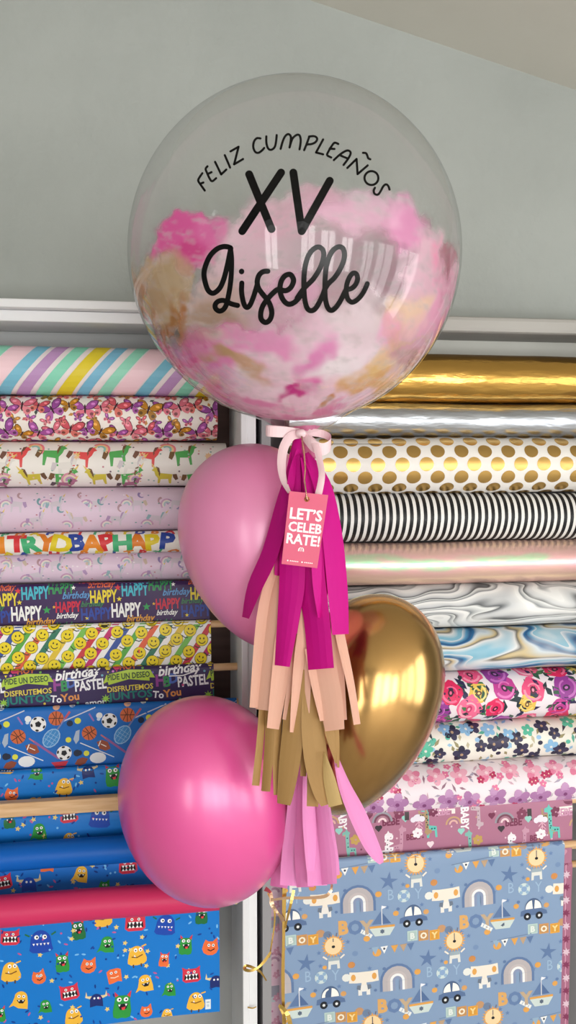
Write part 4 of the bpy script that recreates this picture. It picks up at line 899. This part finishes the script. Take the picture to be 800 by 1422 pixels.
# ---- black lettering: pen strokes laid on the front of the film
def on_bubble(px, py, off=.0012):
    d = ray(px, py); o = CAM-BC; r = BR+off
    a = d.dot(d); b = 2*o.dot(d); c = o.dot(o)-r*r; disc = max(0, b*b-4*a*c)
    return CAM+d*((-b-math.sqrt(disc))/(2*a))
def strokes(name, lst):
    bm = new()
    for pts, w_ in lst:
        pts = catmull(pts, 6) if len(pts) > 2 else pts
        if len(pts) == 2: pts = [tuple(a+(c-a)*i/6 for a, c in zip(*pts)) for i in range(7)]
        if len(pts) == 1: L_ = []
        Ls, Rs = [], []
        for i, p_ in enumerate(pts):
            if len(pts) == 1: break
            a, c = pts[max(i-1,0)], pts[min(i+1,len(pts)-1)]; l = math.hypot(c[0]-a[0], c[1]-a[1]) or 1
            nx, ny = -(c[1]-a[1])/l*w_/2, (c[0]-a[0])/l*w_/2
            Ls.append(bm.verts.new(on_bubble(p_[0]+nx, p_[1]+ny))); Rs.append(bm.verts.new(on_bubble(p_[0]-nx, p_[1]-ny)))
        for i in range(len(Ls)-1): bm.faces.new((Ls[i], Ls[i+1], Rs[i+1], Rs[i]))
        for e in ((pts[0], pts[-1]) if len(pts) > 1 else (pts[0],)):
            bm.faces.new([bm.verts.new(on_bubble(e[0]+w_/2*math.cos(k*math.pi/8), e[1]+w_/2*math.sin(k*math.pi/8), .0013)) for k in range(16)])
    bmesh.ops.recalc_face_normals(bm, faces=bm.faces[:])
    return obj(name, bm, MT['vinyl'], bub)
def T_(ox, oy, s, *pts): return [(ox+x/s, oy+y/s) for x, y in pts]
A_ = lambda *p: T_(265,195,8.89,*p); B_ = lambda *p: T_(340,175,7.27,*p); C_ = lambda *p: T_(430,175,6.67,*p)
w1 = 3.2
arch = [A_((142,405),(105,460),(92,498),(120,545),(172,618)), A_((115,535),(155,520)), A_((205,320),(183,352),(200,400),(235,475),(265,503),(312,467)), A_((215,412),(255,392)), A_((300,265),(375,420)), A_((375,420),(438,360)), A_((420,182),(485,335)),
 A_((490,135),(590,78)), A_((590,78),(535,295)), A_((535,295),(645,230)),
 B_((158,125),(120,124),(92,160),(86,215),(105,260),(138,270),(172,248),(196,222)), B_((217,105),(218,170),(235,225),(265,240),(300,215),(315,160),(322,92)), B_((362,230),(385,150),(410,100),(440,82),(464,105),(462,160),(452,216)), B_((452,216),(480,130),(520,92),(550,92),(564,130),(562,180),(553,235)),
 B_((600,243),(625,180),(650,110)), B_((648,107),(700,103),(730,125),(718,158),(680,180),(630,186)),
 C_((125,125),(60,245)), C_((60,245),(125,262)), C_((265,166),(232,155),(205,185),(175,235),(163,270),(200,291)), C_((185,210),(230,212)), C_((225,315),(280,265),(330,233),(362,228),(380,250),(362,295),(315,360)), C_((290,275),(350,300)),
 C_((350,388),(435,305)), C_((435,305),(445,445)), C_((445,445),(538,365)), C_((495,248),(522,252),(535,275),(543,298),(562,308)),
 C_(*[(573+64*math.cos(t*math.pi/8), 482+64*math.sin(t*math.pi/8)) for t in range(17)]), C_((605,572),(594,602),(606,630),(635,634),(660,600),(685,555),(710,541),(730,558),(740,588))]
strokes('arched_lettering', [(s_, w1) for s_ in arch])
strokes('numeral_lettering', [([(346,242),(377,318)],11),([(390.4,239.6),(336.4,321)],11),([(407.4,239.6),(419,321)],11),([(419,321),(458,251)],11)])
G_ = lambda *p: T_(270,330,10,*p); S_ = lambda *p: T_(330,340,8,*p); L_ = lambda *p: T_(410,330,7.27,*p)
strokes('script_lettering', [
 (G_((505,150),(470,130),(400,125),(310,160),(220,250),(158,380),(133,500),(150,620),(190,730),(250,772),(310,745),(365,680),(410,570),(450,420),(480,280),(505,150)),7.4),
 (G_((500,140),(516,300),(512,500),(495,680),(462,860),(440,940),(400,1000),(345,1020),(295,985),(290,930),(330,885),(400,872),(460,895),(520,922),(600,942)),7.2),
 (G_((655,468),(655,472)),7.6),
 (S_((47,425),(44,520),(60,620),(82,680),(110,695),(140,665),(172,590),(198,510),(215,450)),7.2),
 (S_((335,293),(280,300),(237,340),(218,410),(232,480),(280,550),(330,610),(365,680),(380,760),(360,830),(312,862),(265,830),(257,760),(280,680),(330,605),(390,540),(450,495),(530,510),(590,475),(622,400),(600,342),(565,328),(515,355),(480,420),(472,500),(490,580),(530,640),(575,660),(630,640),(680,590),(715,530)),7.4),
 (L_((20,610),(60,550),(110,490),(180,420),(250,310),(285,205),(282,130),(240,95),(190,112),(140,170),(105,270),(90,380),(88,500),(96,620),(120,710),(160,738),(205,715),(250,640),(285,560),(305,500)),7.2),
 (L_((300,520),(335,465),(400,400),(460,305),(495,205),(488,120),(445,92),(390,120),(345,190),(315,290),(303,400),(300,520),(305,620),(328,705),(365,735),(410,705),(455,640),(495,560),(520,510)),7.2),
 (L_((515,525),(570,512),(612,470),(630,410),(615,365),(582,360),(548,400),(522,470),(515,550),(532,620),(572,652),(620,632),(670,580),(705,520),(728,465)),7.0)])
# ================================================================ latex balloons
def latex_balloon(label, mat, neck, pole, d_neck, d_pole, W_px, taper, nk=True):
    A, B = D(*neck, d_neck), D(*pole, d_pole)
    axv = (B-A); L = axv.length; axv.normalize(); R_ = W_px/FPX*(d_neck+d_pole)/2
    s1 = axv.cross(Vector((0,1,0.2))).normalized(); s2 = axv.cross(s1); bm = new(); n, m = 64, 48
    def pf(t): # t 0 pole .. 1 neck
        a = math.pi*t; x = (1+math.cos(a))/2; r = math.sin(a)*(1+taper*math.cos(a)); return L*x, R_*r
    rows = []
    for j in range(m+1):
        t = j/m; h, r = pf(t*.985)
        rows.append([bm.verts.new(A+axv*h+(s1*math.cos(2*math.pi*k/n)+s2*math.sin(2*math.pi*k/n))*r) for k in range(n)] if j else [bm.verts.new(A+axv*L)])
    for j in range(m):
        a, c = rows[j], rows[j+1]
        for k in range(n):
            k2 = (k+1) % n
            if j == 0: bm.faces.new((a[0], c[k2], c[k]))
            else: bm.faces.new((a[k], a[k2], c[k2], c[k]))
    bmesh.ops.recalc_face_normals(bm, faces=bm.faces[:])
    o = tag(obj('latex_balloon', bm, mat, smooth=True), label, 'balloon')
    bm = new(); r1 = pf(.985)[1]; h1 = pf(.985)[0]
    pr = [(r1*1.0, h1), (r1*.75, h1-.006), (.0055, h1-.012), (.0085, h1-.017), (.006, h1-.021), (.012, h1-.03), (.0125, h1-.032)]
    rg = [[bm.verts.new(A+axv*h+(s1*math.cos(2*math.pi*k/20)+s2*math.sin(2*math.pi*k/20))*r) for k in range(20)] for r, h in pr]
    for a, c in zip(rg, rg[1:]):
        for k in range(20): bm.faces.new((a[k], a[(k+1)%20], c[(k+1)%20], c[k]))
    bm.faces.new(rg[-1])
    bmesh.ops.recalc_face_normals(bm, faces=bm.faces[:])
    obj('knot', bm, mat, o, smooth=True, origin=o.location)
    return o
latex_balloon('pale pink pearly balloon behind the magenta tassel, upper of the two pink balloons', MT['latex_pink'], (398,899), (324,619), 1.37, 1.34, 106, .13)
latex_balloon('hot pink pearly round balloon, lower of the two pink balloons', MT['latex_hot'], (314,1227), (260,987), 1.44, 1.30, 120, .03)
latex_balloon('chrome gold balloon on the right of the tassels', MT['latex_gold'], (452,1126), (553,830), 1.41, 1.39, 101, .15)
# ================================================================ tassels
def strip(bm, pts, ws, d_tilt=0.0, bulge=.0012, th=.0004, sub=4, wdir=None):
    """a band of tissue: pts = (px, py, camera depth), ws = widths in px; curved a little across, with real thickness"""
    q = catmull([(*p_, w_) for p_, w_ in zip(pts, ws)], sub) if len(pts) > 2 else [(*p_, w_) for p_, w_ in zip(pts, ws)]
    rows = []
    for i, (x, y, d, w_) in enumerate(q):
        a, c = q[max(i-1,0)], q[min(i+1,len(q)-1)]; l = math.hypot(c[0]-a[0], c[1]-a[1]) or 1
        nx, ny = (-(c[1]-a[1])/l, (c[0]-a[0])/l) if wdir is None else wdir
        nx, ny = -nx*w_/2, -ny*w_/2
        front, backv = [], []
        for t in (-1, -.5, 0, .5, 1):
            dd = d+d_tilt*t-bulge*(1-t*t)
            front.append(bm.verts.new(D(x+nx*t, y+ny*t, dd))); backv.append(bm.verts.new(D(x+nx*t, y+ny*t, dd+th)))
        rows.append((front, backv))
    for (f0, b0), (f1, b1) in zip(rows, rows[1:]):
        for k in range(4): bm.faces.new((f0[k], f0[k+1], f1[k+1], f1[k])); bm.faces.new((b0[k+1], b0[k], b1[k], b1[k+1]))
        bm.faces.new((f0[0], f1[0], b1[0], b0[0])); bm.faces.new((f1[4], f0[4], b0[4], b1[4]))
    for (f, b), fl in ((rows[0], 0), (rows[-1], 1)):
        for k in range(4): bm.faces.new((f[k+1], f[k], b[k], b[k+1]) if not fl else (f[k], f[k+1], b[k+1], b[k]))
    return bm
def tassel(label, base, mats, strips, knot=None):
    root = tag(empty('paper_tassel', D(*base)), label, 'tassel', None)
    if knot:
        bm = new(); pts = [D(*k[:3]) for k in knot]; tube(bm, pts, [k[3] for k in knot], 12); obj('twisted_top', bm, MT[mats], root, smooth=True)
    for s_ in strips:
        pts, ws = s_[0], s_[1]; kw = s_[2] if len(s_) > 2 else {}
        mt = kw.pop('mat', mats); nm = kw.pop('lab', None)
        bm = new(); strip(bm, pts, ws, **kw); o = obj('strip', bm, MT[mt], root, smooth=False)
        if nm: o['label'] = nm
    return root
tassel('magenta tissue tassel, topmost of the tassels, behind the pink tag', (428,900,1.2), 'magenta', [
 ([(409,640,1.222),(396,690,1.206),(376,765,1.20),(354,815,1.20),(341,858,1.202)], [10,20,23,21,10], dict(d_tilt=-.014)),
 ([(411,632,1.216),(404,700,1.196),(406,800,1.19),(400,860,1.188),(392,925,1.186)], [12,30,36,30,21], dict(d_tilt=-.007, bulge=.003)),
 ([(418,630,1.214),(424,700,1.192),(430,790,1.186),(440,860,1.184),(446,929,1.182)], [14,36,40,36,36], dict(d_tilt=-.010, bulge=.003)),
 ([(422,634,1.212),(440,690,1.188),(448,750,1.182),(446,810,1.179),(444,858,1.178)], [10,32,34,24,5], dict(d_tilt=.010, bulge=.003)),
 ([(424,630,1.216),(447,672,1.196),(461,740,1.19),(469,820,1.187),(473,881,1.185)], [10,24,28,28,23], dict(d_tilt=.012, bulge=.002)),
 ([(407,628,1.226),(402,690,1.212),(396,760,1.208),(388,800,1.208)], [8,22,26,14], dict(d_tilt=.004)),
 ([(416,624,1.222),(410,670,1.2),(416,740,1.196),(414,880,1.196)], [8,22,26,16], dict(d_tilt=.005)),
], [(412,598,1.243,.003),(413,612,1.236,.0065),(411,626,1.228,.008),(414,640,1.22,.0105),(415,652,1.216,.009)])
tassel('pale peach tissue tassel between the magenta and the gold tassels', (420,1000,1.2), 'peach', [
 ([(398,745,1.214),(380,795,1.208),(366,860,1.206),(355,983,1.206)], [10,16,20,17], dict(d_tilt=.004)),
 ([(402,760,1.212),(386,820,1.204),(376,900,1.203),(365,986,1.203)], [12,20,24,20], dict(d_tilt=-.005)),
 ([(404,800,1.206),(396,880,1.2),(389,940,1.198),(379,1012,1.197)], [20,26,24,17], dict(d_tilt=.004)),
 ([(422,840,1.2),(417,900,1.196),(411,960,1.195),(405,1017,1.195)], [5,14,12,5], dict(d_tilt=.003)),
 ([(426,850,1.2),(424,920,1.201),(422,990,1.201)], [20,18,16], dict(d_tilt=-.003)),
 ([(430,900,1.197),(440,950,1.195),(448,1001,1.194)], [14,16,7], dict(d_tilt=.003)),
 ([(444,860,1.196),(452,930,1.193),(460,975,1.192),(465,1014,1.191)], [24,32,32,27], dict(d_tilt=-.004)),
 ([(466,850,1.196),(474,890,1.192),(487,950,1.19),(496,1006,1.19)], [12,13,11,9.5], dict(d_tilt=.003)),
 ([(462,850,1.199),(468,920,1.199),(476,1000,1.199)], [18,18,12], dict(d_tilt=.003)),
 ([(410,860,1.204),(410,930,1.204),(398,1000,1.204)], [18,18,12], dict(d_tilt=.003)),
])
tassel('matte gold tissue tassel below the peach tassel', (415,1110,1.2), 'kraft', [
 ([(366,960,1.21),(362,1020,1.208),(355,1091,1.206)], [10,10,10.5], dict(d_tilt=.003)),
 ([(374,970,1.208),(374,1030,1.206),(369,1099,1.204)], [12,13,12.5], dict(d_tilt=-.003)),
 ([(386,970,1.209),(384,1040,1.208),(384,1104,1.208)], [14,12,8], dict(d_tilt=.004)),
 ([(409,930,1.204),(408,1000,1.2),(402,1060,1.198),(396,1105,1.198),(394,1117,1.198)], [28,30,29,22,18], dict(d_tilt=-.004)),
 ([(424,950,1.207),(424,1020,1.207),(421,1078,1.208)], [20,16,8], dict(d_tilt=.003)),
 ([(434,960,1.204),(434,1010,1.199),(440,1060,1.197),(448,1100,1.197),(453,1118,1.197)], [28,31,33,26,14], dict(d_tilt=.005)),
 ([(452,990,1.203),(459,1020,1.201),(467,1060,1.2)], [14,14,3], dict(d_tilt=.003)),
 ([(450,1044,1.194),(457,1080,1.192),(466,1119,1.191)], [2,16,19.5], dict(d_tilt=-.003, mat='kraft_light', lab='pale gold underside of a curled strip')),
 ([(466,990,1.206),(468,1030,1.205),(470,1066,1.205)], [8,7,3], dict(d_tilt=.002)),
 ([(432,1020,1.209),(436,1070,1.209),(434,1120,1.209)], [20,20,16], dict(d_tilt=.003)),
])
tassel('pink tissue tassel hanging lowest, with one strip curling out to the right', (425,1230,1.33), 'rose', [
 ([(408,1060,1.31),(402,1130,1.34),(396,1180,1.36),(387,1232,1.375)], [16,26,30,24], dict(d_tilt=-.012, bulge=.004)),
 ([(414,1060,1.30),(410,1140,1.32),(406,1190,1.335),(403,1230,1.34)], [18,26,30,28], dict(d_tilt=.01, bulge=.004)),
 ([(422,1060,1.29),(422,1140,1.31),(423,1190,1.318),(424,1232,1.325)], [20,26,28,24], dict(d_tilt=-.01, bulge=.004)),
 ([(430,1060,1.285),(435,1140,1.30),(439,1190,1.31),(441,1230,1.315)], [20,26,28,27], dict(d_tilt=.01, bulge=.004)),
 ([(440,1060,1.28),(447,1140,1.295),(453,1190,1.305),(456,1228,1.31)], [18,22,26,24], dict(d_tilt=-.01, bulge=.004)),
 ([(446,1080,1.29),(454,1140,1.305),(461,1190,1.315),(466,1216,1.32)], [12,16,18,12], dict(d_tilt=.008, bulge=.003)),
 ([(428,1060,1.275),(429,1130,1.285),(431,1180,1.29),(431,1210,1.292)], [14,18,16,10], dict(d_tilt=.006, bulge=.003)),
 ([(466,1050,1.215),(478,1090,1.21),(496,1130,1.205),(514,1170,1.202),(525,1190,1.202),(530,1199,1.203)], [6,17,24,22,15,6], dict(d_tilt=.006, bulge=.003)),
])
# ================================================================ bow, tag, ribbons
bow = tag(empty('satin_bow', D(418,606,1.235)), 'pale pink satin bow tied at the neck of the clear balloon', 'bow')
def part(nm, parent, mat, pts, ws, lab=None, **kw):
    bm = new(); strip(bm, pts, ws, **kw); o = obj(nm, bm, MT[mat], parent, smooth=False)
    if lab: o['label'] = lab
    return o
vert = (0, 1)
part('loop', bow, 'satin', [(416,601,1.228),(395,600,1.218),(375,599,1.216),(369,598,1.224),(376,597,1.235),(396,598,1.238),(416,601,1.234)], [12,15,15,14,13,12,11], wdir=vert, bulge=0)
part('loop', bow, 'satin', [(419,603,1.228),(432,617,1.215),(447,624,1.212),(458,619,1.22),(459,609,1.233),(446,602,1.24),(422,600,1.236)], [12,18,17,16,12,11,10], wdir=vert, bulge=0)
part('tail', bow, 'satin', [(417,603,1.226),(404,606,1.218),(394,622,1.214),(391,645,1.209),(394,667,1.2),(402,684,1.186)], [11,13,13,12,9,5], bulge=.001)
part('tail', bow, 'satin', [(423,604,1.226),(437,616,1.213),(444,640,1.197),(447,662,1.18),(441,692,1.168)], [8,9,9,9,10], bulge=.001)
bm = new(); tube(bm, [D(412,600,1.226),D(416,602,1.221),(D(420,602,1.221)),D(424,602,1.226)], [.004,.0065,.0065,.004], 12); obj('knot', bm, MT['satin'], bow, smooth=True)
# tag
TD = 1.16
tg = tag(empty('gift_tag', D(424,735,TD)), 'small pink card tag with white celebration words hanging over the magenta tassel', 'tag')
TQ = [(402,682),(456,687.5),(440.5,789),(391,783)]
T0, T1, T2, T3 = (D(x, y, TD+.004*(i in (2,3))) for i, (x, y) in enumerate(TQ))
TN_ = (T1-T0).cross(T3-T0).normalized(); TN_ = TN_ if TN_.dot(CAM-T0) > 0 else -TN_
def tp(s_, t, off=0): return T0.lerp(T1, s_).lerp(T3.lerp(T2, s_), t)+TN_*off
bm = new(); fr_ = []; bk_ = []
for s_, t in ((0,0),(1,0),(1,1),(0,1)): fr_.append(bm.verts.new(tp(s_,t,.0004))); bk_.append(bm.verts.new(tp(s_,t,-.0004)))
bm.faces.new(fr_); bm.faces.new(bk_[::-1])
for k in range(4): bm.faces.new((fr_[k], bk_[k], bk_[(k+1)%4], fr_[(k+1)%4]))
card = obj('card', bm, MT['tag'], tg)
bm = new(); AR = (T3-T0).length/(T1-T0).length
def tag_txt(s, x0, x1, t0, t1, bold=.03):
    vs, fs = text_tris(s, bold); xs = [v[0] for v in vs]; ys_ = [v[1] for v in vs]; a, c, lo, hi = min(xs), max(xs), 0, .72
    vv = [bm.verts.new(tp(x0+(x-a)/(c-a)*(x1-x0), t1-(y-lo)/(hi-lo)*(t1-t0), .0007)) for x, y in vs]
    for f in fs: bm.faces.new([vv[i] for i in f])
tag_txt("LET\u2019S", .075, .93, .215, .365); tag_txt('CELEB', .075, .965, .405, .535); tag_txt('RATE!', .06, .965, .565, .705)
def tl_(pts, w_):
    for (x0,y0),(x1,y1) in zip(pts, pts[1:]):
        d = math.hypot(x1-x0,(y1-y0)*AR) or 1; nx, ny = -(y1-y0)*AR/d*w_/2, (x1-x0)/d*w_/2/AR
        bm.faces.new([bm.verts.new(tp(x,y,.0007)) for x, y in ((x0+nx,y0+ny),(x1+nx,y1+ny),(x1-nx,y1-ny),(x0-nx,y0-ny))])
for dx in (-.05, 0, .05): tl_([(.49+dx,.80),(.49+dx,.765),(.49+dx*.4,.745)], .02)
for dx in (-.075, .075): tl_([(.49+dx,.80),(.49+dx*.9,.765),(.49+dx*.4,.748)], .018)
for cx in (.16, .56): bm.faces.new([bm.verts.new(tp(cx+.022*math.cos(k*math.pi/5), .943+.022/AR*math.sin(k*math.pi/5), .0007)) for k in range(10)])
for x0 in (.22,.27,.32,.37,.42,.62,.67,.72,.77,.82): tl_([(x0,.943),(x0+.034,.943)], .026)
bmesh.ops.recalc_face_normals(bm, faces=bm.faces[:])
o = obj('printed_words', bm, MT['tag_ink'], card); o['label'] = 'white printed words'
bm = new(); cen = tp(.47, .085, .0006); e1 = (T1-T0).normalized(); e2 = e1.cross(TN_)
R1 = [cen+(e1*math.cos(k*math.pi/8)+e2*math.sin(k*math.pi/8))*.0028 for k in range(17)]; tube(bm, R1, .0009, 6); obj('eyelet', bm, MT['brass'], card, smooth=True)
bm = new(); tube(bm, [D(419,606,1.212),D(422,625,1.2),D(424,650,1.18),D(423,668,1.168),cen+TN_*.003,cen+e2*.001,cen-TN_*.003], .0011, 6); obj('string', bm, MT['rose_gold'], tg, smooth=True)
# curling ribbons
def curl(label, mat, pts, ws, **kw):
    bm = new(); strip(bm, pts, ws, **kw); return tag(obj('curling_ribbon', bm, MT[mat], smooth=False), label, 'ribbon')
curl('long straight gold ribbon hanging down beside the toy sheet', 'gold_ribbon', [(398,1190,1.39),(395,1240,1.388),(394,1300,1.386),(393,1360,1.385),(394,1422,1.384),(396,1560,1.38),(398,1700,1.38),(398,1950,1.42)], [6,6,4,5,4,5,5,5], bulge=0)
curl('rose gold ribbon crossing sideways below the pink tassel', 'rose_gold', [(376,1250,1.385),(400,1247,1.38),(425,1247,1.375),(450,1245,1.37),(459,1238,1.37),(461,1228,1.375)], [3,4,4,5,4,3], bulge=0)
curl('shiny curled ribbon twisting down in front of the pale pink strip', 'rose_gold', [(368,1234,1.40),(376,1240,1.39),(378,1256,1.385),(386,1268,1.38),(392,1276,1.385),(397,1288,1.39)], [7,4,6,3,6,3], bulge=0)
curl('gold ribbon loop curling over the white post', 'gold_ribbon', [(370,1362,1.40),(362,1350,1.39),(352,1344,1.385),(342,1341,1.385),(340,1346,1.38),(348,1348,1.375),(358,1344,1.38),(368,1334,1.39),(376,1322,1.40)], [2,3,4,4,5,4,3,4,3], bulge=0)
curl('thin dark gold ribbon arcing down over the pale pink strip', 'gold_ribbon', [(372,1240,1.41),(381,1262,1.40),(381,1285,1.40),(377,1312,1.40),(374,1330,1.405)], [2,2.5,2,2,1.5], bulge=0)
curl('fine ribbon end lying across the lower white post', 'gold_ribbon', [(x_, y_, (P(x_, y_, YP-.0015)-CAM).dot(FW)) for x_, y_ in ((344,1399),(351,1400),(356,1398))], [2,2,1.5], bulge=0)
curl('gold ribbon curling back at the lower edge of the toy sheet', 'gold_ribbon', [(396,1422,1.38),(394,1408,1.375),(388,1396,1.38),(400,1410,1.372),(406,1440,1.37)], [3,5,4,6,6], bulge=0)
curl('gold ribbon strand slanting beside the crossing rose gold ribbon', 'gold_ribbon', [(408,1236,1.38),(404,1255,1.375),(399,1275,1.38),(396,1290,1.384)], [4,4,3,2], bulge=0)
# ---------------------------------------------------------------- view
vs = SC.view_settings; vs.view_transform = 'Standard'; vs.look = 'None'; vs.gamma = 1; vs.exposure = EXPO; vs.use_curve_mapping = False
SC.cycles.transparent_max_bounces = 24
SC.cycles.caustics_reflective = False; SC.cycles.caustics_refractive = False
